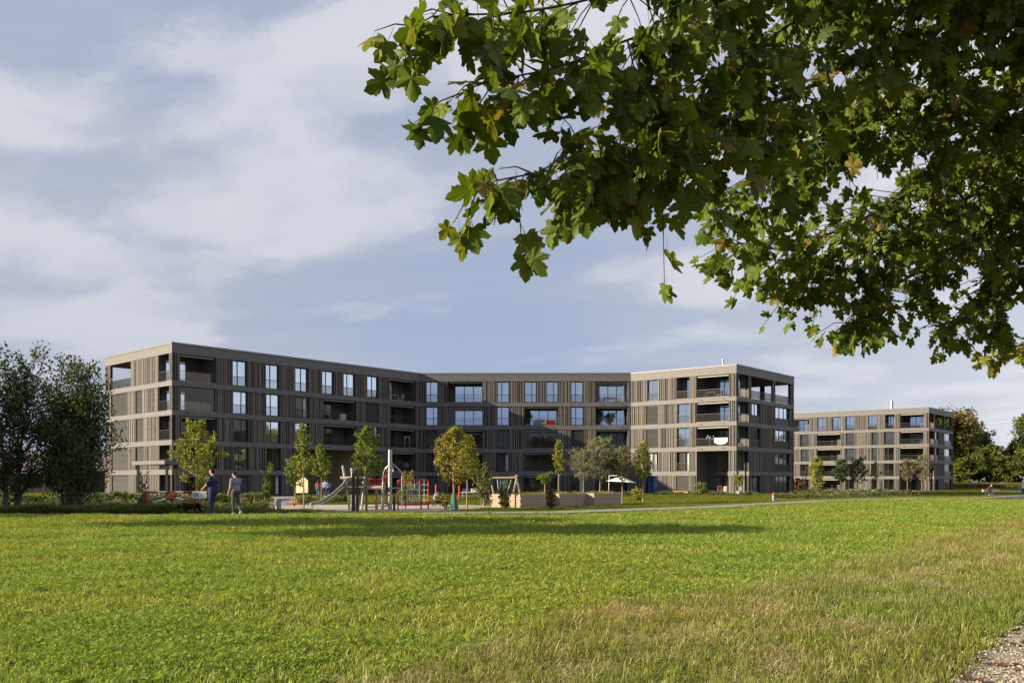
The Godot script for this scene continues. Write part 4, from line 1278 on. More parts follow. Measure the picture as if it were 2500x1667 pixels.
	# rank growth along the far side of the path at the left and along the fence
	for k in 4600:
		var px := rng.randf_range(-26.0, -8.5)
		var across := 0.95 + pow(rng.randf(), 1.7) * 6.5
		var pd := path_depth(px) + across
		if in_play(px, pd) or (px > -9.0 and rng.randf() < 0.6):
			continue
		var n := f.get_noise_2d(px, pd)
		var b := Basis(Vector3.UP, rng.randf() * TAU)
		put_row(rows.weed, b.scaled(Vector3.ONE * (0.75 + 0.8 * n + rng.randf() * 0.5) * (0.95 if px < -14.0 else 0.55)), ground_point(px, pd), Color(0.9 + 0.2 * n, 0.92, 0.95))
	# the tall dry meadow in front of the wood
	for k in 9000:
		var px := rng.randf_range(90.0, 140.0)
		var pd := rng.randf_range(203.0, 217.0)
		var b := Basis(Vector3.UP, rng.randf() * TAU)
		put_row(rows.dry, b.scaled(Vector3.ONE * rng.randf_range(4.0, 6.5)), ground_point(px, pd), Color.WHITE)
	scatter("meadow_grass", fine, M.grass, rows.fine, "short mown meadow grass covering the foreground field", "grass")
	scatter("meadow_grass", fine2, M.grass, rows.fine2, "low matted blades of grass spread through the foreground field", "grass")
	scatter("clover_leaves", leafy, M.grass, rows.leafy, "clover and small round leaves growing through the meadow", "clover")
	scatter("broad_weed_leaves", broad, M.grass, rows.broad, "scattered broad pale weed leaves in the meadow", "weeds")
	scatter("tall_grass", tall, M.grass, rows.tall, "longer green grass along the edge of the gravel track", "grass")
	scatter("dry_grass", straw, M.grass, rows.straw, "bleached dry straw lying along the margin of the track", "grass")
	scatter("lawn_grass", tuft(40, 0.14, 0.03, 0.10, 0.010, 0.8, [Color(0.180, 0.200, 0.026), Color(0.220, 0.215, 0.036), Color(0.140, 0.170, 0.022)]), M.grass, rows.lawn, "lawn between the footpath and the apartment blocks", "grass")
	scatter("rank_grass", tuft(46, 0.16, 0.16, 0.46, 0.012, 0.8, [Color(0.095, 0.135, 0.028), Color(0.120, 0.155, 0.036), Color(0.070, 0.105, 0.022), Color(0.170, 0.170, 0.060)]), M.grass, rows.weed, "rank tall grass and weeds along the far side of the footpath", "grass")
	scatter("tall_dry_grass", tuft(40, 0.14, 0.10, 0.24, 0.010, 0.7, [Color(0.26, 0.22, 0.09), Color(0.20, 0.18, 0.065), Color(0.30, 0.25, 0.12), Color(0.12, 0.13, 0.04)]), M.grass, rows.dry, "tall dry straw-coloured grass in front of the wood", "grass")
	# flower beds at the foot of the houses
	var bed := {"g": PackedFloat32Array(), "w": PackedFloat32Array()}
	var beds := [[-29.0, 66.0, -19.5, 70.0, 420, 0.75], [-16.0, 68.0, -13.0, 70.0, 90, 0.6], [-37.0, 56.0, -25.0, 64.0, 260, 0.8], [-4.0, 76.0, 14.0, 96.0, 260, 0.5], [16.0, 101.0, 26.0, 96.0, 240, 0.5], [24.0, 82.0, 36.0, 90.0, 330, 0.5], [30.0, 92.0, 44.0, 100.0, 380, 0.8], [42.0, 112.0, 55.0, 122.0, 120, 0.6], [-30.0, 47.0, -14.0, 53.0, 180, 0.6]]
	for q in beds:
		for k in q[4]:
			var px := rng.randf_range(q[0], q[2])
			var pd := lerpf(q[1], q[3], (px - q[0]) / (q[2] - q[0])) + rng.randfn() * 1.6
			if pd - path_depth(px) < 3.0:
				continue
			var n := f.get_noise_2d(px, pd)
			var b := Basis(Vector3.UP, rng.randf() * TAU)
			put_row(bed.g, b.scaled(Vector3.ONE * q[5] * (0.75 + 1.1 * maxf(-0.3, n) + 0.3 * rng.randf())), ground_point(px, pd), Color(0.8 + 0.5 * rng.randf(), 0.85 + 0.3 * rng.randf(), 0.8 + rng.randf() * 0.7))
			if rng.randf() < 0.45 + n:
				put_row(bed.w, b.scaled(Vector3.ONE * q[5] * rng.randf_range(0.7, 1.2)), ground_point(px, pd, 0.1 + 0.25 * rng.randf()), [Color(1, 1, 1), Color(1, 0.95, 0.8), Color(0.9, 0.75, 0.15), Color(0.6, 0.55, 0.85)][rng.randi() % 4 if px > 5.0 else rng.randi() % 2])
	scatter("bed_plants", clover(46, 0.42, 0.05, 0.62, 0.13, [Color(0.095, 0.125, 0.030), Color(0.130, 0.150, 0.040), Color(0.070, 0.100, 0.026)]), M.leaf, bed.g, "leafy perennials in the beds along the apartment blocks", "plants")
	scatter("bed_flowers", clover(9, 0.35, 0.1, 0.5, 0.05, [Color(0.62, 0.60, 0.56)]), M.leaf, bed.w, "small pale flowers dotted through the garden beds", "flowers")
	# loose stones and fallen leaves on the gravel track
	var peb := Shape.new()
	for k in 9:
		var c := Vector3(rng.randf_range(-0.07, 0.07), 0.004, rng.randf_range(-0.07, 0.07))
		var r := rng.randf_range(0.005, 0.014)
		var t := rng.randf_range(0.5, 1.15)
		peb.col = Color(0.46 * t, 0.39 * t, 0.30 * t)
		peb.lathe(c, [Vector2(r, -0.004), Vector2(r * 0.9, r * 0.35), Vector2(0, r * 0.6)], 5)
	var pr := PackedFloat32Array()
	var lr := PackedFloat32Array()
	for k in 5200:
		var along := rng.randf_range(-6.0, 9.0)
		var off := rng.randf_range(-0.1, 2.6)
		var q := NEAR_EDGE + NEAR_WAY * along + Vector2(0.802, -0.598) * off
		if q.y > 4.5:
			put_row(pr, Basis(Vector3.UP, rng.randf() * TAU).scaled(Vector3.ONE * rng.randf_range(0.7, 1.5)), ground_point(q.x, q.y, 0.021), Color.WHITE * rng.randf_range(0.75, 1.15))
		if k < 130:
			q = NEAR_EDGE + NEAR_WAY * along + Vector2(0.802, -0.598) * absf(rng.randfn()) * 0.3
			if q.y > 4.5:
				put_row(lr, Basis(rand_dir(), rng.randf() * 0.8).rotated(Vector3.UP, rng.randf() * TAU).scaled(Vector3.ONE * rng.randf_range(0.6, 1.2)), ground_point(q.x, q.y, 0.035), [Color(1, 1, 1), Color(1.3, 0.9, 0.7), Color(0.7, 0.6, 0.6)][k % 3])
	scatter("loose_gravel", peb.done(), M.pebble, pr, "loose pale stones on the gravel track", "gravel")
	var fl := Shape.new()
	fl.col = Color(0.11, 0.065, 0.032)
	for k in 5:
		var a := k * TAU / 5.0
		fl.tri(Vector3.ZERO, Vector3(cos(a), 0.15, sin(a)) * 0.045, Vector3(cos(a + 0.6), 0.05, sin(a + 0.6)) * 0.03)
		fl.tri(Vector3.ZERO, Vector3(cos(a), 0.15, sin(a)) * 0.045, Vector3(cos(a - 0.6), 0.05, sin(a - 0.6)) * 0.03)
	scatter("fallen_leaves", fl.done(), M.leaf, lr, "brown fallen leaves along the edge of the gravel track", "leaves")


# ---------------------------------------------------------------- the maple overhead
const LIMBS := [
	[Vector3(6.87, 6.40, -8.40), Vector3(3.86, 5.28, -6.80), Vector3(2.48, 4.66, -6.20), Vector3(2.10, 4.38, -6.00), Vector3(1.76, 4.13, -5.70), Vector3(1.35, 3.88, -5.40), Vector3(0.84, 3.58, -5.00), Vector3(0.43, 3.37, -4.70), Vector3(0.16, 3.24, -4.50), Vector3(-0.04, 3.17, -4.40), Vector3(-0.20, 3.10, -4.30)],
	[Vector3(5.35, 6.61, -7.60), Vector3(2.06, 4.79, -5.80), Vector3(1.50, 4.32, -5.40), Vector3(1.11, 4.00, -5.10), Vector3(0.87, 3.78, -4.90), Vector3(0.68, 3.60, -4.80), Vector3(0.49, 3.46, -4.70)],
	[Vector3(3.98, 6.26, -7.00), Vector3(1.57, 4.67, -5.30), Vector3(0.85, 4.13, -4.80), Vector3(0.52, 3.92, -4.60), Vector3(0.24, 3.72, -4.40), Vector3(-0.02, 3.62, -4.30), Vector3(-0.15, 3.55, -4.20), Vector3(-0.26, 3.46, -4.15)],
	[Vector3(2.16, 5.24, -5.60), Vector3(0.52, 4.19, -4.60), Vector3(0.10, 3.99, -4.40), Vector3(-0.19, 3.87, -4.20), Vector3(-0.36, 3.84, -4.15), Vector3(-0.45, 3.76, -4.10)],
	[Vector3(7.12, 5.74, -8.70), Vector3(4.26, 4.84, -7.50), Vector3(3.44, 4.59, -7.20), Vector3(2.86, 4.54, -7.00), Vector3(2.32, 4.24, -6.80), Vector3(1.95, 3.99, -6.60), Vector3(1.74, 3.80, -6.50), Vector3(1.57, 3.71, -6.40)],
	[Vector3(7.36, 5.27, -9.00), Vector3(4.66, 4.78, -8.20), Vector3(4.11, 4.58, -8.00), Vector3(3.37, 4.15, -7.80), Vector3(2.83, 3.82, -7.50), Vector3(2.32, 3.60, -7.20), Vector3(1.97, 3.49, -7.00), Vector3(1.75, 3.55, -7.00)],
	[Vector3(7.45, 4.81, -9.10), Vector3(4.83, 4.30, -8.50), Vector3(4.10, 3.87, -8.20), Vector3(3.45, 3.45, -8.00), Vector3(3.12, 3.27, -7.80), Vector3(2.88, 3.11, -7.60), Vector3(2.85, 2.97, -7.50)],
	[Vector3(7.53, 4.30, -9.20), Vector3(4.83, 3.76, -8.50), Vector3(4.45, 3.41, -8.30), Vector3(4.14, 3.16, -8.20), Vector3(3.87, 3.07, -8.10)],
	[Vector3(6.34, 7.19, -8.20), Vector3(3.98, 5.75, -7.00), Vector3(3.00, 5.13, -6.60), Vector3(2.47, 5.11, -6.40), Vector3(1.97, 5.12, -6.20)],
	[Vector3(6.49, 5.98, -8.40), Vector3(4.15, 5.16, -7.30), Vector3(3.60, 4.98, -7.20), Vector3(3.02, 4.79, -7.00), Vector3(2.47, 4.40, -6.80), Vector3(2.13, 4.08, -6.60)],
	[Vector3(7.16, 5.06, -9.00), Vector3(4.83, 4.53, -8.50), Vector3(3.82, 4.11, -8.00), Vector3(3.19, 3.76, -7.80), Vector3(2.59, 3.47, -7.60), Vector3(2.35, 3.24, -7.50)],
	[Vector3(7.16, 5.68, -9.00), Vector3(5.36, 5.14, -9.00), Vector3(4.91, 4.65, -9.00), Vector3(4.50, 4.29, -9.00), Vector3(4.09, 4.04, -9.00)],
	[Vector3(7.32, 4.59, -9.20), Vector3(5.36, 4.20, -9.00), Vector3(4.99, 3.88, -9.00), Vector3(4.79, 3.55, -9.00)],
	[Vector3(1.76, 4.13, -5.70), Vector3(1.11, 3.71, -5.20), Vector3(0.76, 3.50, -4.90), Vector3(0.55, 3.38, -4.80), Vector3(0.43, 3.33, -4.70), Vector3(0.34, 3.35, -4.70)],
	[Vector3(7.85, 3.41, -9.60), Vector3(5.52, 3.19, -9.20), Vector3(5.07, 3.04, -9.00), Vector3(4.81, 2.94, -8.90)],
]
const MAPLE_FOOT := Vector3(8.6, 0.0, -10.2)


func maple_leaf(curl: float, twist: float) -> ArrayMesh:
	var half := [Vector2(0.10, -0.07), Vector2(0.20, -0.12), Vector2(0.33, -0.12), Vector2(0.47, -0.05), Vector2(0.41, 0.03), Vector2(0.43, 0.10), Vector2(0.31, 0.15), Vector2(0.43, 0.22), Vector2(0.50, 0.31), Vector2(0.63, 0.43), Vector2(0.54, 0.46), Vector2(0.50, 0.53), Vector2(0.38, 0.50), Vector2(0.20, 0.46), Vector2(0.28, 0.56), Vector2(0.26, 0.66), Vector2(0.29, 0.73), Vector2(0.18, 0.78), Vector2(0.14, 0.88)]
	var ring := [Vector2(0, 0)]
	for p in half:
		ring.append(p + Vector2(rng.randf_range(-1, 1), rng.randf_range(-1, 1)) * 0.018)
	ring.append(Vector2(twist * 0.15, 1.0))
	for k in range(half.size() - 1, -1, -1):
		ring.append(Vector2(-half[k].x, half[k].y) + Vector2(rng.randf_range(-1, 1), rng.randf_range(-1, 1)) * 0.018)
	var pts := []
	for p in ring:
		var q: Vector2 = p - Vector2(0, 0.24)
		var z: float = -curl * q.length_squared() + 0.05 * sin(atan2(q.y, q.x) * 5.0) + twist * p.x * 0.25
		pts.append(Vector3(p.x, p.y, z))
	var s := Shape.new()
	var c := Vector3(0, 0.24, 0.015)
	for k in pts.size():
		s.col = Color.WHITE * rng.randf_range(0.90, 1.06)
		s.tri(c, pts[k], pts[(k + 1) % pts.size()])
	s.col = Color(1.5, 1.15, 1.1)
	var st := [Vector3(0, 0.05, 0), Vector3(0.02, -0.3, 0.05), Vector3(0.0, -0.62, 0.16)]
	for k in 2:
		s.tri(st[k] + Vector3(0.012, 0, 0), st[k] - Vector3(0.012, 0, 0), st[k + 1] + Vector3(0.009, 0, 0))
		s.tri(st[k + 1] + Vector3(0.009, 0, 0), st[k] - Vector3(0.012, 0, 0), st[k + 1] - Vector3(0.009, 0, 0))
	return s.done()


func plant_maple() -> void:
	rng.seed = 900
	var root := thing("maple_tree", "large maple whose leafy branches hang into the picture from the upper right", "tree", Vector3(MAPLE_FOOT.x, H(MAPLE_FOOT.x, -MAPLE_FOOT.z), MAPLE_FOOT.z))
	var inv := Transform3D(Basis.IDENTITY, -root.position)
	var trunk := Shape.new()
	trunk.tube([Vector3(0, -0.1, 0), Vector3(0.05, 1.5, 0.02), Vector3(0, 3.2, 0.1), Vector3(-0.1, 5.5, 0.2), Vector3(-0.1, 8.0, 0.3), Vector3(0, 10.5, 0.2)], [0.32, 0.25, 0.22, 0.17, 0.10, 0.03], 12)
	part("trunk", trunk, M.dark_bark, root)
	var shapes := []
	for k in 5:
		shapes.append(maple_leaf([0.10, 0.28, 0.42, -0.15, 0.55][k], [0.0, 0.5, -0.6, 0.3, -0.2][k]))
	var tints := [Color(0.108, 0.158, 0.013), Color(0.130, 0.175, 0.015), Color(0.078, 0.120, 0.012), Color(0.175, 0.195, 0.020), Color(0.058, 0.094, 0.013), Color(0.200, 0.150, 0.028)]
	var leaves := []                     # [transform, shape, tint]
	var tw := Shape.new()
	var all := LIMBS.duplicate()
	# upper limbs above the picture complete the crown
	for k in 7:
		var az := k * 0.9 + 1.6
		var y0 := 5.2 + 0.55 * k
		var reach := 3.6 - 0.28 * k
		var foot := MAPLE_FOOT + Vector3(0, y0 - 0.6, 0)
		all.append([foot + Vector3(cos(az) * 0.5, 0.5, sin(az) * 0.5), foot + Vector3(cos(az) * reach * 0.5, 2.2, sin(az) * reach * 0.5), foot + Vector3(cos(az) * reach, 3.3, sin(az) * reach)])
	for li in all.size():
		var pts: Array = all[li].duplicate()
		var joined := li != 13
		if joined:
			var first: Vector3 = pts[0]
			var hub := Vector3(MAPLE_FOOT.x, clampf(first.y - 0.9, 2.4, 9.5), MAPLE_FOOT.z + 0.1)
			pts.insert(0, hub)
		var curve := Curve3D.new()
		for k in pts.size():
			var before: Vector3 = pts[k] - pts[maxi(k - 1, 0)]
			var after: Vector3 = pts[mini(k + 1, pts.size() - 1)] - pts[k]
			var t: Vector3 = (before + after).normalized()
			curve.add_point(pts[k], -t * before.length() * 0.33, t * after.length() * 0.33)
		var long := curve.get_baked_length()
		var path := []
		var rad := []
		var n := int(long / 0.12) + 2
		var thick := 0.080 if li in [0, 4, 5] else 0.062 if joined else 0.022
		for k in n + 1:
			var q := float(k) / n
			path.append(inv * curve.sample_baked(q * long))
			rad.append(lerpf(thick, 0.0035, pow(q, 0.55)))
		var limb := Shape.new()
		limb.tube(path, rad, 7, false)
		part("limb", limb, M.dark_bark, root)
		# twigs with leaves in pairs
		var at := long * (0.22 if joined else 0.1)
		while at < long:
			var q := at / long
			var p := curve.sample_baked(at)
			var way := (curve.sample_baked(minf(at + 0.05, long)) - curve.sample_baked(maxf(at - 0.05, 0.0))).normalized()
			for j in (2 if li < 4 or li > 14 or li == 13 else 4):
				var out := (rand_dir() * Vector3(1, 0.75, 1.2) + way * 0.7 + Vector3.DOWN * 0.18).normalized()
				var reach := rng.randf_range(0.16, 0.52) * (0.75 if q > 0.9 else 1.0) * (1.25 if li > 3 else 0.92)
				if li == 7 or li == 12: reach *= 0.9
				if li == 14: reach *= 0.6
				var bend := Vector3.DOWN * reach * 0.22
				var a := inv * p
				var m := a + out * reach * 0.5
				var e := a + out * reach + bend
				tw.tube([a, m, e], [0.005, 0.0035, 0.002], 4, false)
				var pairs := 3 if reach > 0.3 else 2
				for g in pairs:
					var base := a.lerp(m, 0.6).lerp(e, (g + 0.6) / pairs)
					for side in 2:
						if rng.randf() < 0.12:
							continue
						var hang := (Vector3.DOWN * rng.randf_range(0.35, 1.1) + rand_dir() * 0.65 + out * 0.5).normalized()
						var face := (rand_dir() + Vector3.UP * 0.55 + Vector3(0, 0, 0.35)).normalized()
						var x := hang.cross(face).normalized()
						var z := x.cross(hang).normalized()
						var size := rng.randf_range(0.098, 0.165) * (0.85 if g == pairs - 1 else 1.0) * (1.0 if li < 4 or li == 13 else 1.25 if li > 14 else 0.85 if li == 4 else 0.74)
						var bs := Basis(x, hang, z) * Basis(Vector3.UP, rng.randf_range(-0.4, 0.4))
						leaves.append([Transform3D(bs.scaled_local(Vector3.ONE * size), base + hang * size * 0.62), rng.randi() % 5, 3 if li == 14 else [0, 0, 1, 1, 2, 2, 4, 3][rng.randi() % 8] if rng.randf() > 0.025 else 5])
			at += 0.105 if li < 15 else 0.16
	part("twigs", tw, M.dark_bark, root).set_meta("kind", "stuff")
	# the nearest leaves in view are single parts, the others one mass
	var order := []
	for k in leaves.size():
		var w: Vector3 = leaves[k][0].origin + root.position
		var seen := absf(w.x / -w.z) < 0.575 and (w.y - 1.7) / -w.z < 0.535
		order.append([-w.z + (0.0 if seen else 100.0), k])
	order.sort()
	var mats := []
	for k in tints.size():
		var m: StandardMaterial3D = M.maple_leaf.duplicate()
		m.albedo_color = lin(tints[k].r, tints[k].g, tints[k].b)
		mats.append(m)
	var rows := []
	for k in 5:
		rows.append(PackedFloat32Array())
	for k in order.size():
		var l: Array = leaves[order[k][1]]
		if k < 300:
			part("leaf", shapes[l[1]], mats[l[2]], root, l[0])
		else:
			put_row(rows[l[1]], l[0].basis, l[0].origin, tints[l[2]] * rng.randf_range(0.85, 1.15))
	for k in 5:
		scatter("foliage", shapes[k], M.maple_leaf, rows[k], "", "", root)
	# winged seeds
	for k in 22:
		var l: Array = leaves[order[rng.randi() % 1400][1]]
		var s := Shape.new()
		for j in 4:
			var d := (rand_dir() + Vector3.DOWN).normalized()
			var e := d.cross(rand_dir()).normalized() * 0.011
			var o := rand_dir() * 0.02
			s.tri(o, o + d * 0.022 + e, o + d * 0.042)
			s.tri(o, o + d * 0.042, o + d * 0.022 - e)
		part("seed_cluster", s, M.seed, root, Transform3D(Basis.IDENTITY, l[0].origin + Vector3.DOWN * 0.03))


# ---------------------------------------------------------------- things on the ground
func tube_part(called: String, home: Node, m: Material, pts: Array, r, sides := 7) -> MeshInstance3D:
	var s := Shape.new()
	s.tube(pts, r if r is Array else [r], sides)
	return part(called, s, m, home)


func box_part(called: String, home: Node, m: Material, lo: Vector3, hi: Vector3) -> MeshInstance3D:
	var s := Shape.new()
	s.box(lo, hi)
	return part(called, s, m, home)


func ring(center: Vector3, x: Vector3, y: Vector3, r: float, thick: float) -> Shape:
	var s := Shape.new()
	var p := []
	for k in 19:
		var a := TAU * k / 18.0
		p.append(center + (x * cos(a) + y * sin(a)) * r)
	s.tube(p, [thick], 5, false)
	return s


func planter(label: String, at: Vector3, turn: float, long: float, wide: float, high: float, courses := 5, m: Material = null, group := "timber raised beds beside the swing") -> void:
	var t := thing("timber_planter", label, "planter", at, turn, group)
	var step := high / courses
	for k in courses:
		var y0 := k * step + 0.008
		var y1 := (k + 1) * step - 0.008
		var over := 0.05 if k % 2 == 0 else -0.012           # alternate courses pass through at the corners
		var cross := 0.05 if k % 2 == 1 else -0.012
		for z in [0.0, -wide]:
			box_part("board", t, M.larch if m == null else m, Vector3(-over, y0, z - 0.045), Vector3(long + over, y1, z))
		for x in [0.0, long - 0.045]:
			box_part("board", t, M.larch if m == null else m, Vector3(x, y0, -wide - 0.045 - cross + 0.05), Vector3(x + 0.045, y1, cross - 0.05))
	box_part("soil_fill", t, M.soil, Vector3(0.05, 0.05, -wide), Vector3(long - 0.05, high - 0.06, -0.05))
	var s := Shape.new()
	for k in int(long * 90):
		s.col = pick(YELLOW_GREEN)
		leaf(s, Vector3(rng.randf_range(0.1, long - 0.1), high - 0.06, rng.randf_range(-wide + 0.05, -0.1)) + Vector3.UP * 0.14 * rng.randf(), rng.randf_range(0.05, 0.12), 0.4, -0.6)
	part("plants", s, M.leaf, t).set_meta("kind", "stuff")


func make_playground() -> void:
	rng.seed = 300
	# slide tower with net bridge and tall mast
	var o := ground_point(-8.9, 51.0)
	o.y = 0.03
	var t := thing("play_tower", "steel and timber play tower with a metal slide and red net bridge", "playground tower", o)
	for p in [[Vector3(-0.28, 0, 0.1), Vector3(-0.72, 2.5, -0.1)], [Vector3(0.12, 0, 0.55), Vector3(-0.12, 2.35, 0.4)], [Vector3(0.28, 0, -0.55), Vector3(0.52, 2.1, -0.45)], [Vector3(0.12, 0, -0.2), Vector3(0.62, 2.0, 0.2)]]:
		tube_part("post", t, M.steel, [p[0], p[1]], 0.065, 10)
	box_part("platform", t, M.larch, Vector3(-0.55, 1.26, -0.6), Vector3(0.6, 1.32, 0.5))
	tube_part("handrail", t, M.log, [Vector3(-0.8, 1.80, 0.1), Vector3(0.75, 1.80, 0.3)], 0.075)
	tube_part("handrail", t, M.log, [Vector3(-0.6, 1.78, -0.6), Vector3(0.7, 1.80, -0.6)], 0.06)
	# slide: a trough swept along its run
	var run := [Vector3(-0.08, 1.66, 0.30), Vector3(-0.36, 1.62, 0.30), Vector3(-0.58, 1.30, 0.30), Vector3(-1.05, 0.86, 0.30), Vector3(-1.55, 0.50, 0.30), Vector3(-1.95, 0.30, 0.30), Vector3(-2.35, 0.26, 0.30)]
	var s := Shape.new()
	for k in run.size() - 1:
		for z in [[-0.24, 0.24, 0.0, 0.0], [-0.27, -0.24, 0.16, 0.0], [0.24, 0.27, 0.0, 0.16]]:
			s.quad(run[k] + Vector3(0, z[2], z[0]), run[k + 1] + Vector3(0, z[2], z[0]), run[k + 1] + Vector3(0, z[3], z[1]), run[k] + Vector3(0, z[3], z[1]), Vector3.UP)
	var sl := part("slide", s, M.steel, t)
	for z in [-0.27, 0.27]:
		var e := []
		for p in run:
			e.append(p + Vector3(0, 0.16, z))
		e.append(run[-1] + Vector3(-0.04, 0.0, z))
		e.append(run[-1] + Vector3(-0.02, -0.28, z))
		tube_part("slide_rail", sl, M.steel, e, 0.028)
	box_part("slide_hood", t, M.steel, Vector3(-0.12, 1.32, 0.02), Vector3(0.16, 1.70, 0.05))
	for k in 6:
		tube_part("stave", t, M.log, [Vector3(-0.1 + k * 0.08, 0.0, 0.56), Vector3(-0.1 + k * 0.08, 0.86, 0.56)], 0.033)
	# log beam and net bridge to the mast
	tube_part("log_beam", t, M.log, [Vector3(0.45, 1.26, 0.1), Vector3(1.75, 1.24, 0.25)], 0.11, 9)
	tube_part("log_post", t, M.log, [Vector3(1.15, 0.0, -0.5), Vector3(1.15, 1.15, -0.5)], 0.085, 9)
	var net := Shape.new()
	for side in [0.0, -0.75]:
		var lo := []
		var hi := []
		for k in 9:
			var q := k / 8.0
			hi.append(Vector3(0.55 + 1.35 * q, 1.86 + 0.16 * q - 0.22 * sin(PI * q), side))
			lo.append(Vector3(0.55 + 1.35 * q, 1.50 - 0.15 * sin(PI * q), side))
		net.tube(hi, [0.016], 4)
		net.tube(lo, [0.016], 4)
		for k in 8:
			net.tube([hi[k], lo[k + 1]], [0.009], 3)
			net.tube([lo[k], hi[k + 1]], [0.009], 3)
	part("net_bridge", net, M.rope_red, t)
	net = Shape.new()
	for k in 6:
		net.tube([Vector3(1.66 + k * 0.06, 1.4 - k * 0.03, 0.25), Vector3(1.72 + k * 0.05, 0.1, -0.25)], [0.011], 3)
		net.tube([Vector3(1.62, 0.2 + k * 0.2, 0.0), Vector3(2.05, 0.28 + k * 0.2, -0.05)], [0.011], 3)
	part("climbing_net", net, M.rope_red, t)
	tube_part("mast", t, M.steel, [Vector3(2.0, 0, 0.05), Vector3(2.0, 3.34, 0.05), Vector3(2.0, 3.40, 0.05)], [0.115, 0.115, 0.06], 14)
	tube_part("post", t, M.steel, [Vector3(1.62, 0, 0.45), Vector3(1.68, 1.56, 0.45)], 0.085, 12)
	tube_part("arch_pipe", t, M.steel, [Vector3(1.56, 0.0, -0.2), Vector3(1.56, 1.75, -0.2), Vector3(1.60, 2.1, -0.18), Vector3(1.72, 2.36, -0.1), Vector3(1.95, 2.52, 0.0)], 0.032)
	tube_part("arch_pipe", t, M.steel, [Vector3(2.05, 2.66, 0.05), Vector3(2.55, 2.22, 0.0), Vector3(2.66, 2.02, 0.0), Vector3(2.66, 0.0, 0.0)], 0.034)
	part("grip_ring", ring(Vector3(2.0, 2.28, 0.14), Vector3.RIGHT, Vector3.UP, 0.20, 0.02), M.steel, t)
	tube_part("rung", t, M.steel, [Vector3(2.0, 1.22, 0.05), Vector3(2.66, 1.22, 0.0)], 0.03)
	tube_part("balance_rope", t, M.rope_red, [Vector3(0.2, 0.30, 0.2), Vector3(0.9, 0.14, 0.3), Vector3(1.62, 0.24, 0.4)], 0.025)
	tube_part("balance_rope", t, M.brown_post, [Vector3(1.66, 0.16, 0.45), Vector3(1.85, 0.24, 0.2), Vector3(2.0, 0.45, 0.1)], 0.03)
	# red climbing frame
	t = thing("climbing_frame", "red steel climbing frame strung with white ropes and rings", "climbing frame", Vector3(-6.5, 0.03, -51.3))
	for z in [0.0, -0.75]:
		var dx := 0.0 if z == 0.0 else 0.34
		var p := []
		for q in [[0.0, 0.0], [0.0, 1.55], [0.03, 1.64], [0.12, 1.68], [1.2, 1.68], [1.29, 1.64], [1.32, 1.55], [1.32, 0.0]]:
			p.append(Vector3(q[0] + dx, q[1], z))
		tube_part("frame", t, M.red_paint, p, 0.042, 8)
		tube_part("foot_bar", t, M.red_paint, [Vector3(dx, 0.28, z), Vector3(1.32 + dx, 0.28, z)], 0.05, 8)
		for k in 4:
			tube_part("rope", t, M.rope_white, [Vector3(dx, 0.5 + k * 0.3, z), Vector3(1.32 + dx, 0.5 + k * 0.3, z)], 0.016, 5)
		for k in 4:
			tube_part("rope", t, M.rope_white, [Vector3(0.24 + k * 0.28 + dx, 0.3, z), Vector3(0.24 + k * 0.28 + dx, 1.66, z)], 0.016, 5)
	for x in [[0.12, 1.68], [1.2, 1.68]]:
		tube_part("top_bar", t, M.red_paint, [Vector3(x[0], x[1], 0), Vector3(x[0] + 0.34, x[1], -0.75)], 0.035)
	for p in [Vector3(0.64, 1.02, 0.02), Vector3(1.15, 1.32, 0.02), Vector3(1.15, 0.62, 0.02)]:
		part("rope_ring", ring(p, Vector3.RIGHT, Vector3.UP, 0.17, 0.022), M.rope_white, t)
	# swing
	t = thing("swing", "round-log swing frame standing behind the timber planters", "swing", Vector3(-1.42, 0, -58.6))
	for x in [0.0, 1.72]:
		for k in [[-0.42, 0.55], [0.42, -0.55]]:
			tube_part("leg", t, M.log, [Vector3(x + k[0], 0, k[1]), Vector3(x - 0.05 * signf(k[0]), 2.02, -0.06 * signf(k[1]))], [0.075, 0.06], 9)
	tube_part("beam", t, M.log, [Vector3(0.02, 1.84, 0), Vector3(1.74, 1.86, 0)], 0.075, 10)
	tube_part("rope", t, M.rope_white, [Vector3(0.45, 1.80, 0), Vector3(0.52, 1.2, 0.05), Vector3(0.48, 0.55, 0.05)], 0.016, 5)
	tube_part("rope", t, M.rope_white, [Vector3(1.38, 1.80, 0), Vector3(1.25, 1.3, 0.02), Vector3(0.98, 0.6, 0.05)], 0.016, 5)
	box_part("seat", t, M.black_paint, Vector3(0.44, 0.5, -0.08), Vector3(1.02, 0.55, 0.14))
	# raised beds
	planter("low larch planter, first of the row, its sunlit end half behind the dark shrub", Vector3(-0.64, 0, -54.2), 0.93, 1.1, 0.85, 0.86)
	planter("long larch planter behind the rust-red shrub, second of the row", Vector3(0.51, 0, -53.7), 0.92, 3.4, 0.78, 0.86)
	planter("larch planter with a plain brown side, third of the row", Vector3(2.96, 0, -56.1), 0.95, 3.5, 0.80, 0.86)
	planter("larch planter at the right end of the row beside a pale trunk", Vector3(5.34, 0, -58.4), 1.0, 3.9, 1.25, 0.86)
	var fg := "reddish raised beds before the far block"
	planter("reddish planter, left of three before the far block", Vector3(39.6, -0.15, -104.6), 0.35, 1.9, 1.0, 0.75, 3, null, fg)
	planter("reddish planter, middle of three before the far block", Vector3(41.8, -0.2, -104.0), 0.35, 2.0, 1.0, 0.75, 3, null, fg)
	planter("reddish planter with a sunlit end, right of three before the far block", Vector3(44.1, -0.25, -104.6), 0.35, 1.5, 1.0, 0.8, 3, null, fg)
	# small things
	t = thing("rocker_toy", "red and yellow rocking toy at the left end of the gravel", "play toy", Vector3(-14.1, 0.03, -58.3))
	box_part("board", t, M.red_paint, Vector3(-0.55, 0.12, -0.1), Vector3(0.6, 0.18, 0.1))
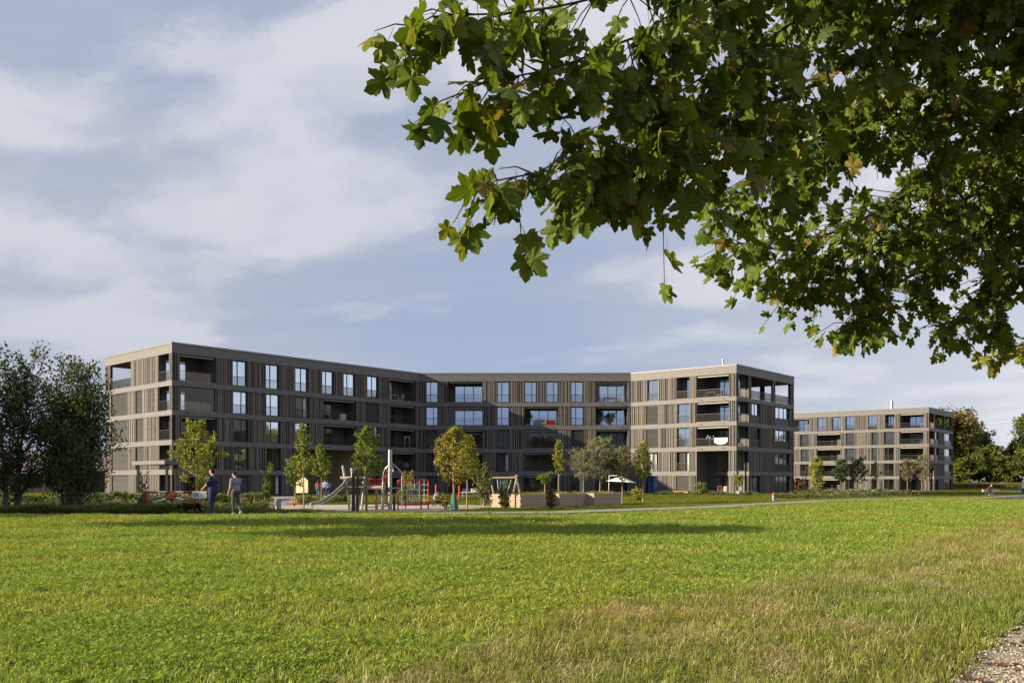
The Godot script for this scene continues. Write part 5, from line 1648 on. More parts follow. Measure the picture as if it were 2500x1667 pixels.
	for x in [-0.16, 0.0, 0.16]:
		part("hoop", ring(Vector3(x, 0.30, 0), Vector3.BACK, Vector3.UP, 0.14, 0.02), M.yellow_paint, t)
	tube_part("spring", t, M.black_paint, [Vector3(0, -0.03, 0), Vector3(0, 0.12, 0)], 0.06)
	t = thing("pram", "grey baby pram with a rounded hood parked on the gravel edge", "pram", Vector3(-4.72, 0.03, -57.0), 0.3)
	s = Shape.new()
	for k in 8:
		for j in 8:
			var q := []
			for e in [[k, j], [k + 1, j], [k + 1, j + 1], [k, j + 1]]:
				var a: float = PI * e[0] / 8.0
				var b: float = PI * 0.62 * e[1] / 8.0
				q.append(Vector3(0.24 * cos(a), 0.60 + 0.30 * sin(a) * sin(b + 0.3), 0.28 * sin(a) * cos(b + 0.3) - 0.08))
			s.tri(q[0], q[1], q[2])
			s.tri(q[0], q[2], q[3])
	part("hood", s, M.pram_grey, t)
	s = Shape.new()
	s.box(Vector3(-0.21, 0.42, -0.35), Vector3(0.21, 0.62, 0.3))
	part("carrycot", s, M.pram_grey, t)
	tube_part("handle", t, M.black_paint, [Vector3(-0.24, 0.5, 0.2), Vector3(-0.24, 0.85, 0.5), Vector3(0.24, 0.85, 0.5), Vector3(0.24, 0.5, 0.2)], 0.016)
	for x in [-0.24, 0.24]:
		tube_part("frame", t, M.black_paint, [Vector3(x, 0.45, 0.15), Vector3(x, 0.12, -0.35)], 0.016)
		tube_part("frame", t, M.black_paint, [Vector3(x, 0.45, -0.15), Vector3(x, 0.14, 0.4)], 0.016)
		for z in [[-0.35, 0.11], [0.4, 0.15]]:
			part("wheel", ring(Vector3(x, z[1], z[0]), Vector3.BACK, Vector3.UP, z[1] - 0.02, 0.022), M.black_paint, t)
	box_part("basket", t, M.black_paint, Vector3(-0.2, 0.2, -0.2), Vector3(0.2, 0.36, 0.25))
	# post pair before the slide
	t = thing("post_frame", "pair of tall dark brown timber posts in front of the slide", "posts", ground_point(-8.33, 47.3))
	box_part("post", t, M.brown_post, Vector3(-0.08, -0.1, -0.08), Vector3(0.08, 2.08, 0.08))
	box_part("post", t, M.brown_post, Vector3(0.14, -0.1, -0.06), Vector3(0.27, 2.02, 0.06))
	box_part("tie", t, M.brown_post, Vector3(0.08, 1.92, -0.03), Vector3(0.14, 2.0, 0.03))
	box_part("tie", t, M.brown_post, Vector3(0.08, 1.05, -0.03), Vector3(0.14, 1.11, 0.03))
	s = Shape.new()
	s.lathe(Vector3.ZERO, [Vector2(0.065, -0.1), Vector2(0.065, 0.84), Vector2(0.055, 0.88), Vector2(0, 0.885)], 10)
	solid("dark_post", s, M.black_paint, "thin dark post on the verge in front of the climbing frame", "post", ground_point(-6.15, 47.0))
	s = Shape.new()
	s.lathe(Vector3.ZERO, [Vector2(0.07, -0.1), Vector2(0.07, 1.62), Vector2(0.055, 1.66), Vector2(0, 1.665)], 10)
	solid("dark_post", s, M.black_paint, "tall dark post standing before the planters of the far block", "post", ground_point(40.9, 100.0))
	s = Shape.new()
	s.box(Vector3(-0.13, -0.1, -0.13), Vector3(0.13, 0.60, 0.13))
	s.box(Vector3(-0.14, 0.60, -0.14), Vector3(0.14, 0.64, 0.14))
	solid("bollard", s, M.grey_post, "square grey bollard on the lawn left of the slide", "bollard", ground_point(-13.07, 50.3), 0.6)
	s = Shape.new()
	s.lathe(Vector3.ZERO, [Vector2(0.07, -0.1), Vector2(0.07, 0.72), Vector2(0.06, 0.76), Vector2(0, 0.765)], 10)
	solid("bollard", s, M.brown_post, "short brown post right of the man in grey", "post", ground_point(-15.55, 54.5))
	s = Shape.new()
	s.lathe(Vector3.ZERO, [Vector2(0.10, -0.1), Vector2(0.10, 0.50), Vector2(0.09, 0.55), Vector2(0, 0.565)], 14)
	solid("bollard", s, M.grey_post, "stout grey steel bollard in front of the red and white barrier", "bollard", ground_point(-15.5, 39.0))
	s = Shape.new()
	s.lathe(Vector3.ZERO, [Vector2(0.16, -0.05), Vector2(0.20, 0.15), Vector2(0.18, 0.42), Vector2(0.08, 0.6), Vector2(0, 0.64)], 9)
	solid("standing_stone", s, M.concrete, "pale upright stone in the grass just right of the man in grey", "stone", ground_point(-17.6, 58.2))
	t = thing("hydrant", "grey fire hydrant with a red cap on the lawn at the right", "hydrant", ground_point(18.3, 63.0))
	s = Shape.new()
	s.lathe(Vector3.ZERO, [Vector2(0.12, -0.05), Vector2(0.12, 0.04), Vector2(0.085, 0.06), Vector2(0.08, 0.44), Vector2(0.11, 0.46), Vector2(0.10, 0.54)], 12)
	part("body", s, M.grey_post, t)
	s = Shape.new()
	s.lathe(Vector3.ZERO, [Vector2(0.10, 0.54), Vector2(0.09, 0.64), Vector2(0.04, 0.70), Vector2(0.03, 0.76), Vector2(0, 0.77)], 12)
	part("cap", s, M.red_paint, t)
	tube_part("outlet", t, M.grey_post, [Vector3(-0.15, 0.36, 0), Vector3(0.15, 0.36, 0)], 0.045)
	# barrier, sign, fence
	t = thing("bicycle_barrier", "red and white striped barrier beside the footpath", "barrier", ground_point(-16.35, 40.2))
	for x in [0.0, 2.2]:
		box_part("post", t, M.red_paint, Vector3(x - 0.05, -0.1, -0.05), Vector3(x + 0.05, 1.02, 0.05))
	var cols := [M.red_paint, M.white_paint, M.red_paint, M.white_paint, M.red_paint]
	var xs := [0.05, 0.52, 0.92, 1.32, 1.68, 2.15]
	for k in 5:
		tube_part("top_rail", t, cols[k], [Vector3(xs[k], 0.97, 0), Vector3(xs[k + 1], 0.97, 0)], 0.045)
		var y := [0.52, 0.57, 0.66, 0.70, 0.62, 0.56]
		tube_part("lower_rail", t, cols[k], [Vector3(xs[k], y[k], 0), Vector3(xs[k + 1], y[k + 1], 0)], 0.045)
	for x in [0.92, 1.34]:
		tube_part("upright", t, M.red_paint, [Vector3(x, 0.68, 0), Vector3(x, 0.97, 0)], 0.04)
	t = thing("notice_sign", "white notice board with a black ring beside the barrier", "sign", ground_point(-13.75, 39.6), -0.08)
	for x in [-0.14, 0.14]:
		tube_part("post", t, M.grey_post, [Vector3(x, -0.1, -0.03), Vector3(x, 1.02, -0.03)], 0.022)
	box_part("panel", t, M.white_paint, Vector3(-0.32, 0.68, -0.005), Vector3(0.32, 0.99, 0.012))
	part("ring_mark", ring(Vector3(-0.17, 0.835, 0.016), Vector3.RIGHT, Vector3.UP, 0.085, 0.014), M.lettering, t)
	s = Shape.new()
	s.box(Vector3(-0.183, 0.80, 0.013), Vector3(-0.157, 0.87, 0.017))
	for k in 4:
		s.box(Vector3(-0.04, 0.90 - k * 0.045, 0.013), Vector3(0.26 - 0.06 * (k % 2), 0.908 - k * 0.045, 0.017))
	part("print", s, M.lettering, t)
	t = thing("wire_fence", "low wire fence on thin grey posts in front of the dark trees", "fence", ground_point(-21.0, 40.6))
	var fx := [-2.6, 0.45, 2.6, 4.65]
	for x in fx:
		tube_part("post", t, M.grey_post, [Vector3(x, -0.15, 0), Vector3(x, 1.02, 0)], 0.03)
	tube_part("brace", t, M.grey_post, [Vector3(4.65, 0.72, 0), Vector3(3.75, 0.0, 0.15)], 0.022)
	s = Shape.new()
	for k in 5:
		s.tube([Vector3(fx[0], 0.15 + k * 0.2, 0), Vector3(fx[1], 0.14 + k * 0.2, 0), Vector3(fx[2], 0.15 + k * 0.2, 0), Vector3(fx[3], 0.15 + k * 0.2, 0)], [0.004], 3)
	part("wire", s, M.grey_post, t)
	# bicycle shelter
	t = thing("shelter", "flat-roofed steel shelter on thin posts behind the barrier", "shelter", Vector3(-27.6, -0.05, -71.5))
	var u := Vector3(-0.727, 0, -0.687)
	var w := Vector3(0.643, 0, -0.765)
	s = Shape.new()
	s.slab(PackedVector2Array([Vector2(0, 0), Vector2(u.x, u.z) * 6.0, Vector2(u.x, u.z) * 6.0 + Vector2(w.x, w.z) * 4.2, Vector2(w.x, w.z) * 4.2]), 3.02, 3.32)
	part("roof", s, M.band, t)
	for p in [u * 0.4 + w * 0.4, u * 5.6 + w * 0.4, u * 0.4 + w * 3.8, u * 5.6 + w * 3.8]:
		box_part("post", t, M.rail, p + Vector3(-0.09, 0, -0.09), p + Vector3(0.09, 3.05, 0.09))
	# parasol with its mast
	t = thing("parasol", "open white cantilever parasol on the terrace behind the grey-green trees", "parasol", Vector3(12.1, 0, -100.0))
	s = Shape.new()
	var apex := Vector3(0, 2.12, 0)
	for k in 8:
		var a := TAU * k / 8.0 + 0.3
		var b := TAU * (k + 1) / 8.0 + 0.3
		var pa := Vector3(cos(a) * 1.7, 1.50 - 0.10 * cos(a), sin(a) * 1.7)
		var pb := Vector3(cos(b) * 1.7, 1.50 - 0.10 * cos(b), sin(b) * 1.7)
		s.tri(apex, pa, pb) if (pb - apex).cross(pa - apex).y > 0 else s.tri(apex, pb, pa)
	part("canopy", s, M.parasol, t)
	for k in 8:
		var a := TAU * k / 8.0 + 0.3
		tube_part("rib", t, M.grey_post, [apex - Vector3.UP * 0.04, Vector3(cos(a) * 1.66, 1.47 - 0.10 * cos(a), sin(a) * 1.66)], 0.012, 4)
	tube_part("mast", t, M.white_paint, [Vector3(-1.35, 0, -0.2), Vector3(-1.28, 2.2, -0.2), Vector3(0, 2.2, 0), apex], 0.04)
	box_part("base", t, M.dark_concrete, Vector3(-1.75, 0, -0.6), Vector3(-0.95, 0.08, 0.2))
	# terrace things of the right wing
	t = thing("plant_pot", "grey tub with a yellow-green shrub by the right corner column", "plant pot", Vector3(25.8, 0.05, -102.2))
	s = Shape.new()
	s.lathe(Vector3.ZERO, [Vector2(0.24, 0), Vector2(0.36, 0.42), Vector2(0.38, 0.44), Vector2(0.30, 0.42), Vector2(0, 0.40)], 14)
	part("tub", s, M.grey_post, t)
	var ps := tree_shapes({"h": 1.75, "clear": 0.5, "rad": 0.6, "shape": "round", "leaves": 420, "size": 0.16, "palette": YELLOW_GREEN, "trunk": 0.03, "seed": 310})
	part("stem", ps[0], M.bark, t, Transform3D(Basis.IDENTITY, Vector3(-0.1, 0.35, 0)))
	part("foliage", ps[1], M.leaf, t, Transform3D(Basis.IDENTITY, Vector3(-0.1, 0.35, 0)))
	var fr := frame(P3, P4)
	t = thing("wooden_cabinet", "small orange wooden cabinet on the corner terrace", "cabinet", fr * Vector3(11.9, 0.07, -0.7), fr.basis.get_euler().y)
	for x in [-0.26, 0.22]:
		box_part("side", t, M.orange_wood, Vector3(x, 0, -0.2), Vector3(x + 0.04, 0.92, 0.2))
	for y in [0.05, 0.45, 0.9]:
		box_part("shelf", t, M.orange_wood, Vector3(-0.22, y, -0.2), Vector3(0.22, y + 0.03, 0.2))
	t = thing("rain_barrel", "pale round barrel beside the orange cabinet on the corner terrace", "barrel", fr * Vector3(12.75, 0.07, -0.6))
	s = Shape.new()
	s.lathe(Vector3.ZERO, [Vector2(0.27, 0), Vector2(0.34, 0.3), Vector2(0.34, 0.6), Vector2(0.28, 0.9), Vector2(0.26, 0.9), Vector2(0, 0.88)], 16)
	part("body", s, M.concrete, t)
	for y in [0.2, 0.7]:
		part("hoop", ring(Vector3(0, y, 0), Vector3.RIGHT, Vector3.BACK, 0.335, 0.015), M.grey_post, t)
	t = thing("flower_box", "long orange timber flower box below the blind of the right wing", "flower box", fr * Vector3(6.3, 0.05, 0.35), fr.basis.get_euler().y)
	for z in [0.0, 0.42]:
		box_part("board", t, M.orange_wood, Vector3(0, 0, z), Vector3(2.1, 0.34, z + 0.03))
	for x in [0.0, 2.07]:
		box_part("end_board", t, M.orange_wood, Vector3(x, 0, 0.03), Vector3(x + 0.03, 0.34, 0.42))
	box_part("soil_fill", t, M.soil, Vector3(0.03, 0.02, 0.03), Vector3(2.07, 0.28, 0.42))
	# garden table with boxes, red posts
	t = thing("garden_table", "garden table loaded with boxes behind the yellowing tree", "table", Vector3(-3.6, 0, -78.0))
	box_part("top", t, M.white_paint, Vector3(-0.8, 0.62, -0.4), Vector3(0.75, 0.68, 0.4))
	for x in [-0.7, 0.65]:
		for z in [-0.32, 0.32]:
			box_part("leg", t, M.grey_post, Vector3(x - 0.03, 0, z - 0.03), Vector3(x + 0.03, 0.62, z + 0.03))
	s = Shape.new()
	s.box(Vector3(-0.25, 0, -0.2), Vector3(0.25, 0.24, 0.2))
	s.box(Vector3(-0.28, 0.24, -0.23), Vector3(0.28, 0.28, 0.23))
	solid("storage_box", s, M.blue_plastic, "blue lidded box on the garden table", "box", Vector3(-4.0, 0.69, -78.0))
	solid("storage_box", s.done(), M.white_paint, "pale lidded box on the right of the garden table", "box", Vector3(-3.3, 0.69, -78.0))
	for k in [["thin red post left of the pram", -6.75, 80.0, 1.25], ["thin red post behind the yellowing tree", -4.45, 76.0, 1.2]]:
		s = Shape.new()
		s.lathe(Vector3.ZERO, [Vector2(0.09, 0), Vector2(0.09, k[3]), Vector2(0.06, k[3] + 0.05), Vector2(0, k[3] + 0.06)], 8)
		solid("red_post", s, M.red_paint, k[0], "post", ground_point(k[1], k[2]))
	t = thing("bench", "plain timber bench on the terrace under the middle recess", "bench", Vector3(4.4, 0.05, -110.5))
	box_part("seat", t, M.log, Vector3(-1.2, 0.42, -0.22), Vector3(1.2, 0.48, 0.22))
	for x in [-1.0, 1.0]:
		box_part("leg", t, M.log, Vector3(x - 0.05, 0, -0.18), Vector3(x + 0.05, 0.42, 0.18))
	ps = tree_shapes({"h": 2.0, "clear": 1.45, "rad": 0.7, "shape": "round", "leaves": 160, "size": 0.4, "wide": 0.2, "palette": FRESH, "trunk": 0.11, "seed": 311, "branches": 12, "twigs": 0})
	t = thing("small_palm", "small palm with a stout pale trunk before the ground-floor recess", "palm", ground_point(3.4, 93.0))
	part("trunk", ps[0], M.pale_bark, t)
	part("crown", ps[1], M.leaf, t)
	# far right: low wall, blocks, blue board, power lines
	s = Shape.new()
	s.box(Vector3(0, -0.2, -0.2), Vector3(2.6, 0.5, 0.2))
	solid("low_wall", s, M.concrete, "low pale concrete wall behind the cyclist", "wall", ground_point(73.2, 140.0), 0.1)
	for k in 9:
		s = Shape.new()
		var r := rng.randf_range(0.32, 0.55)
		s.lathe(Vector3.ZERO, [Vector2(r * 1.0, -0.1), Vector2(r * rng.randf_range(0.9, 1.1), r * 0.4), Vector2(r * 0.55, r * 0.8), Vector2(0, r * 0.9)], 6)
		solid("boulder", s, M.stone, ["leftmost", "second", "third", "fourth", "fifth", "sixth", "seventh", "eighth", "last"][k] + " boulder in the row of grey stones right of the cyclist", "boulder", ground_point(72.5 + k * 0.78, 132.0 - (k % 3) * 0.5), k * 0.8, "grey boulders along the meadow")
	t = thing("info_board", "blue and white board on posts at the right edge of the picture", "sign", ground_point(66.3, 116.0))
	box_part("panel", t, M.blue_plastic, Vector3(-0.6, 0.25, -0.03), Vector3(0.6, 0.95, 0.03))
	box_part("header", t, M.white_paint, Vector3(-0.6, 0.95, -0.03), Vector3(0.6, 1.4, 0.03))
	for x in [-0.55, 0.55]:
		box_part("post", t, M.grey_post, Vector3(x - 0.03, -0.1, -0.1), Vector3(x + 0.03, 1.45, -0.04))
	var wires := [["topmost power line over the wood", 22.0, 27.5], ["second power line from the top over the wood", 21.4, 26.4], ["third power line from the top over the wood", 18.6, 23.6], ["lowest power line over the wood", 17.4, 22.5]]
	for k in wires:
		s = Shape.new()
		var p := []
		for q in 9:
			var f := q / 8.0
			p.append(Vector3(lerpf(118.0, 190.0, f), lerpf(k[1] - 2.0, k[2] + 4.0, f) - 1.3 * sin(PI * f), -lerpf(268.0, 250.0, f)))
		s.tube(p, [0.03], 4, false)
		solid("power_line", s, M.grey_post, k[0], "cable", Vector3.ZERO, 0.0, "power lines")


# ---------------------------------------------------------------- things on the balconies
func deck_chair(label: String, at: Vector3, turn: float, m: Material) -> void:
	var t := thing("garden_chair", label, "chair", at, turn, "chairs on the balconies")
	box_part("seat", t, m, Vector3(-0.24, 0.42, -0.24), Vector3(0.24, 0.46, 0.24))
	box_part("backrest", t, m, Vector3(-0.24, 0.46, -0.27), Vector3(0.24, 0.92, -0.23))
	for x in [-0.21, 0.21]:
		for z in [-0.21, 0.21]:
			box_part("leg", t, m, Vector3(x - 0.02, 0, z - 0.02), Vector3(x + 0.02, 0.42, z + 0.02))


func deck_table(label: String, at: Vector3, turn: float, m: Material, long := 1.2) -> void:
	var t := thing("balcony_table", label, "table", at, turn, "tables on the balconies")
	box_part("top", t, m, Vector3(-long / 2, 0.70, -0.35), Vector3(long / 2, 0.74, 0.35))
	for x in [-long / 2 + 0.08, long / 2 - 0.08]:
		for z in [-0.28, 0.28]:
			box_part("leg", t, m, Vector3(x - 0.025, 0, z - 0.025), Vector3(x + 0.025, 0.70, z + 0.025))


func furnish_balconies() -> void:
	var c := frame(P3, P4)
	var b := frame(P1, P2)
	var m := frame(P2, P3)
	var ty := c.basis.get_euler().y
	deck_table("dark table on the top corner balcony of the right wing", c * Vector3(10.6, 11.59, -1.2), ty, M.rail)
	deck_chair("dark chair left of the table on the top corner balcony", c * Vector3(9.6, 11.59, -1.1), ty + 1.5, M.rail)
	deck_chair("dark chair right of the table on the top corner balcony", c * Vector3(11.7, 11.59, -1.1), ty - 1.5, M.rail)
	deck_table("grey table behind the glazing of the top right balcony of the middle part", m * Vector3(24.4, 11.59, -1.2), 0, M.rail, 1.6)
	deck_chair("grey chair left of the table behind the top right glazing", m * Vector3(23.3, 11.59, -1.1), 1.5, M.rail)
	deck_chair("white chair right of the table behind the top right glazing", m * Vector3(25.7, 11.59, -1.1), -1.5, M.white_paint)
	var s := Shape.new()
	var t := thing("sofa", "grey garden sofa on the third-floor middle balcony", "sofa", m * Vector3(15.3, 8.65, -1.0), 0)
	for k in [[Vector3(-0.65, 0.1, -0.35), Vector3(0.65, 0.42, 0.35), "seat"], [Vector3(-0.65, 0.42, -0.35), Vector3(0.65, 0.85, -0.18), "backrest"], [Vector3(-0.8, 0.1, -0.35), Vector3(-0.66, 0.65, 0.35), "armrest"], [Vector3(0.66, 0.1, -0.35), Vector3(0.8, 0.65, 0.35), "armrest"]]:
		box_part(k[2], t, M.grey_post, k[0], k[1])
	t = thing("sofa", "orange-red garden sofa on the third-floor middle balcony", "sofa", m * Vector3(16.75, 8.65, -0.9), 0)
	for k in [[Vector3(-0.6, 0.1, -0.35), Vector3(0.6, 0.42, 0.35), "seat"], [Vector3(-0.6, 0.42, -0.35), Vector3(0.6, 0.78, -0.18), "backrest"]]:
		box_part(k[2], t, M.orange_cloth, k[0], k[1])
	for k in [[13.75, 1.3, 320, "tall leafy pot plant at the left of the third-floor middle balcony"], [23.1, 1.7, 321, "big palm-like pot plant on the third-floor right balcony"], [24.4, 1.2, 322, "smaller leafy pot plant on the third-floor right balcony"]]:
		t = thing("pot_plant", k[3], "plant", m * Vector3(k[0], 8.65, -0.9), 0, "pot plants on the balconies")
		s = Shape.new()
		s.lathe(Vector3.ZERO, [Vector2(0.13, 0), Vector2(0.18, 0.3), Vector2(0, 0.29)], 10)
		part("pot", s, M.grey_post, t)
		var p := tree_shapes({"h": k[1], "clear": 0.3, "rad": 0.5, "shape": "round", "leaves": 180, "size": 0.3, "wide": 0.3, "palette": DARK, "trunk": 0.02, "seed": k[2], "branches": 12})
		part("stem", p[0], M.bark, t, Transform3D(Basis.IDENTITY, Vector3.UP * 0.2))
		part("foliage", p[1], M.leaf, t, Transform3D(Basis.IDENTITY, Vector3.UP * 0.2))
	deck_table("white table on the top balcony nearest the inner corner", b * Vector3(30.2, 11.59, -1.0), b.basis.get_euler().y, M.white_paint, 1.5)
	deck_chair("white chair beside the table on the top balcony nearest the inner corner", b * Vector3(31.6, 11.59, -0.9), b.basis.get_euler().y - 1.5, M.white_paint)
	t = thing("white_cabinet", "white slatted cabinet on the third-floor balcony of the left wing", "cabinet", b * Vector3(22.0, 8.65, -0.8), b.basis.get_euler().y)
	for k in 7:
		box_part("slat", t, M.white_paint, Vector3(-0.42 + k * 0.12, 0, 0.2), Vector3(-0.33 + k * 0.12, 0.85, 0.22))
	box_part("body", t, M.grey_post, Vector3(-0.42, 0, -0.2), Vector3(0.40, 0.84, 0.19))
	t = thing("clothes_rail", "white steel clothes rail on the second-floor inner balcony", "clothes rail", b * Vector3(32.4, 5.71, -0.7), b.basis.get_euler().y)
	tube_part("hoop", t, M.white_paint, [Vector3(-0.42, 0, 0), Vector3(-0.42, 1.45, 0), Vector3(-0.36, 1.5, 0), Vector3(0.36, 1.5, 0), Vector3(0.42, 1.45, 0), Vector3(0.42, 0, 0)], 0.035)
	for x in [-0.42, 0.42]:
		box_part("foot", t, M.white_paint, Vector3(x - 0.03, 0, -0.25), Vector3(x + 0.03, 0.04, 0.25))
	t = thing("barbecue", "dark covered barbecue on the first-floor inner balcony", "barbecue", b * Vector3(32.2, 2.77, -0.8), b.basis.get_euler().y)
	s = Shape.new()
	s.lathe(Vector3.ZERO, [Vector2(0.36, 0.5), Vector2(0.42, 0.75), Vector2(0.40, 0.95), Vector2(0.22, 1.1), Vector2(0, 1.13)], 12)
	part("cover", s, M.pram_grey, t)
	for a in 3:
		tube_part("leg", t, M.black_paint, [Vector3(cos(a * 2.1) * 0.3, 0, sin(a * 2.1) * 0.3), Vector3(cos(a * 2.1) * 0.2, 0.55, sin(a * 2.1) * 0.2)], 0.02)
	# blanket over the railing
	s = Shape.new()
	var n := 26
	for k in n:
		for q in 6:
			var pt := func(i: int, j: int) -> Vector3:
				var f := float(i) / n
				var drop := 0.82 - 0.30 * pow(absf(2.0 * f - 1.0), 2.0)
				return Vector3(-0.85 + 1.7 * f, 1.05 - drop * j / 6.0, 0.03 + 0.045 * sin(i * 1.1) * (j / 6.0))
			s.quad(pt.call(k, q), pt.call(k + 1, q), pt.call(k + 1, q + 1), pt.call(k, q + 1), Vector3.BACK)
		s.quad(Vector3(-0.85 + 1.7 * k / n, 1.05, 0.03), Vector3(-0.85 + 1.7 * (k + 1) / n, 1.05, 0.03), Vector3(-0.85 + 1.7 * (k + 1) / n, 0.6, -0.05), Vector3(-0.85 + 1.7 * k / n, 0.6, -0.05), Vector3.FORWARD)
	solid("blanket", s, M.parasol, "white fringed blanket hung over the railing of the right wing", "blanket", c * Vector3(12.3, 5.69, -0.07), ty)


# ---------------------------------------------------------------- people and the dog
# bones [from, to, radius, radius, colour] joined smoothly into one skin (surface nets)
func flesh(s: Shape, bones: Array, cell: float, k: float) -> void:
	var lo := Vector3.ONE * 1e9
	var hi := -lo
	for b in bones:
		var r: float = maxf(b[2], b[3]) + cell * 3.0
		for p in [b[0], b[1]]:
			lo = lo.min(p - Vector3.ONE * r)
			hi = hi.max(p + Vector3.ONE * r)
	var nx := int((hi.x - lo.x) / cell) + 2
	var ny := int((hi.y - lo.y) / cell) + 2
	var nz := int((hi.z - lo.z) / cell) + 2
	var f := PackedFloat32Array()
	f.resize(nx * ny * nz)
	f.fill(1.0)
	var best := f.duplicate()
	var own := PackedInt32Array()
	own.resize(nx * ny * nz)
	for i in bones.size():
		var a: Vector3 = bones[i][0]
		var d: Vector3 = bones[i][1] - a
		var ra: float = bones[i][2]
		var rb: float = bones[i][3]
		var l2 := maxf(d.length_squared(), 1e-8)
		var r := maxf(ra, rb) + k + cell * 2.0
		var p0 := (a.min(a + d) - Vector3.ONE * r - lo) / cell
		var p1 := (a.max(a + d) + Vector3.ONE * r - lo) / cell
		for z in range(maxi(0, int(p0.z)), mini(nz, int(p1.z) + 2)):
			for y in range(maxi(0, int(p0.y)), mini(ny, int(p1.y) + 2)):
				var at := (z * ny + y) * nx
				for x in range(maxi(0, int(p0.x)), mini(nx, int(p1.x) + 2)):
					var v := lo + Vector3(x, y, z) * cell - a
					var t := clampf(v.dot(d) / l2, 0.0, 1.0)
					var e := (v - d * t).length() - lerpf(ra, rb, t)
					var o := f[at + x]
					var h := maxf(k - absf(o - e), 0.0) / k
					f[at + x] = minf(o, e) - h * h * k * 0.25
					if e < best[at + x]:
						best[at + x] = e
						own[at + x] = i
	var id := PackedInt32Array()
	id.resize(nx * ny * nz)
	id.fill(-1)
	var pos := PackedVector3Array()
	var nor := PackedVector3Array()
	var col := []
	var off := [0, 1, nx, nx + 1, nx * ny, nx * ny + 1, nx * ny + nx, nx * ny + nx + 1]
	var edges := [[0, 1], [2, 3], [4, 5], [6, 7], [0, 2], [1, 3], [4, 6], [5, 7], [0, 4], [1, 5], [2, 6], [3, 7]]
	for z in nz - 1:
		for y in ny - 1:
			for x in nx - 1:
				var at := (z * ny + y) * nx + x
				var neg := 0
				for q in off:
					if f[at + q] < 0.0: neg += 1
				if neg == 0 or neg == 8:
					continue
				var sum := Vector3.ZERO
				var n := 0
				for e in edges:
					var fa := f[at + off[e[0]]]
					var fb := f[at + off[e[1]]]
					if (fa < 0.0) != (fb < 0.0):
						var t := fa / (fa - fb)
						var pa := Vector3(e[0] & 1, (e[0] >> 1) & 1, e[0] >> 2)
						var pb := Vector3(e[1] & 1, (e[1] >> 1) & 1, e[1] >> 2)
						sum += pa.lerp(pb, t)
						n += 1
				var g := Vector3(f[at + off[1]] + f[at + off[3]] + f[at + off[5]] + f[at + off[7]] - f[at] - f[at + off[2]] - f[at + off[4]] - f[at + off[6]],
					f[at + off[2]] + f[at + off[3]] + f[at + off[6]] + f[at + off[7]] - f[at] - f[at + off[1]] - f[at + off[4]] - f[at + off[5]],
					f[at + off[4]] + f[at + off[5]] + f[at + off[6]] + f[at + off[7]] - f[at] - f[at + off[1]] - f[at + off[2]] - f[at + off[3]])
				id[at] = pos.size()
				pos.append(lo + (Vector3(x, y, z) + sum / n) * cell)
				nor.append(g.normalized())
				col.append(bones[own[at]][4])
	for z in range(1, nz - 1):
		for y in range(1, ny - 1):
			for x in range(1, nx - 1):
				var at := (z * ny + y) * nx + x
				var inside := f[at] < 0.0
				for w in [[1, nx, nx * ny], [nx, 1, nx * ny], [nx * ny, 1, nx]]:
					if (f[at + w[0]] < 0.0) == inside:
						continue
					var a := id[at]
					var b := id[at - w[1]]
					var c := id[at - w[1] - w[2]]
					var d := id[at - w[2]]
					if a < 0 or b < 0 or c < 0 or d < 0:
						continue
					s.col = col[c]
					s.tri_n(pos[a], pos[b], pos[c], nor[a], nor[b], nor[c])
					s.tri_n(pos[a], pos[c], pos[d], nor[a], nor[c], nor[d])


func hand_bones(wrist: Vector3, way: Vector3, palm: Vector3, curl: float, skin: Color, thumb := 1.0) -> Array:
	var out := []
	way = way.normalized()
	palm = (palm - way * palm.dot(way)).normalized()
	var side := way.cross(palm) * thumb
	for k in 4:
		var off := side * (1.5 - k) * 0.0215
		var root := wrist + way * 0.085 + off
		out.append([wrist + off * 0.6 + way * 0.005, root, 0.017, 0.0135, skin])
		var l: float = [0.072, 0.082, 0.076, 0.058][k]
		var p := root
		var d := way
		for q in 3:
			d = (d * cos(curl) + palm * sin(curl)).normalized()
			var e: Vector3 = p + d * l * [0.45, 0.32, 0.23][q]
			out.append([p, e, 0.0105 - 0.001 * q, 0.0095 - 0.001 * q, skin])
			p = e
			palm = (palm - d * palm.dot(d)).normalized()
		palm = side.cross(way) * thumb
	var tb := wrist + way * 0.03 + side * 0.03
	var te := tb + (way * 0.7 + side * 0.75 + palm * 0.25).normalized() * 0.042
	out.append([tb, te, 0.014, 0.0115, skin])
	out.append([te, te + (way + side * 0.15 + palm * 0.3).normalized() * 0.034, 0.011, 0.009, skin])
	return out


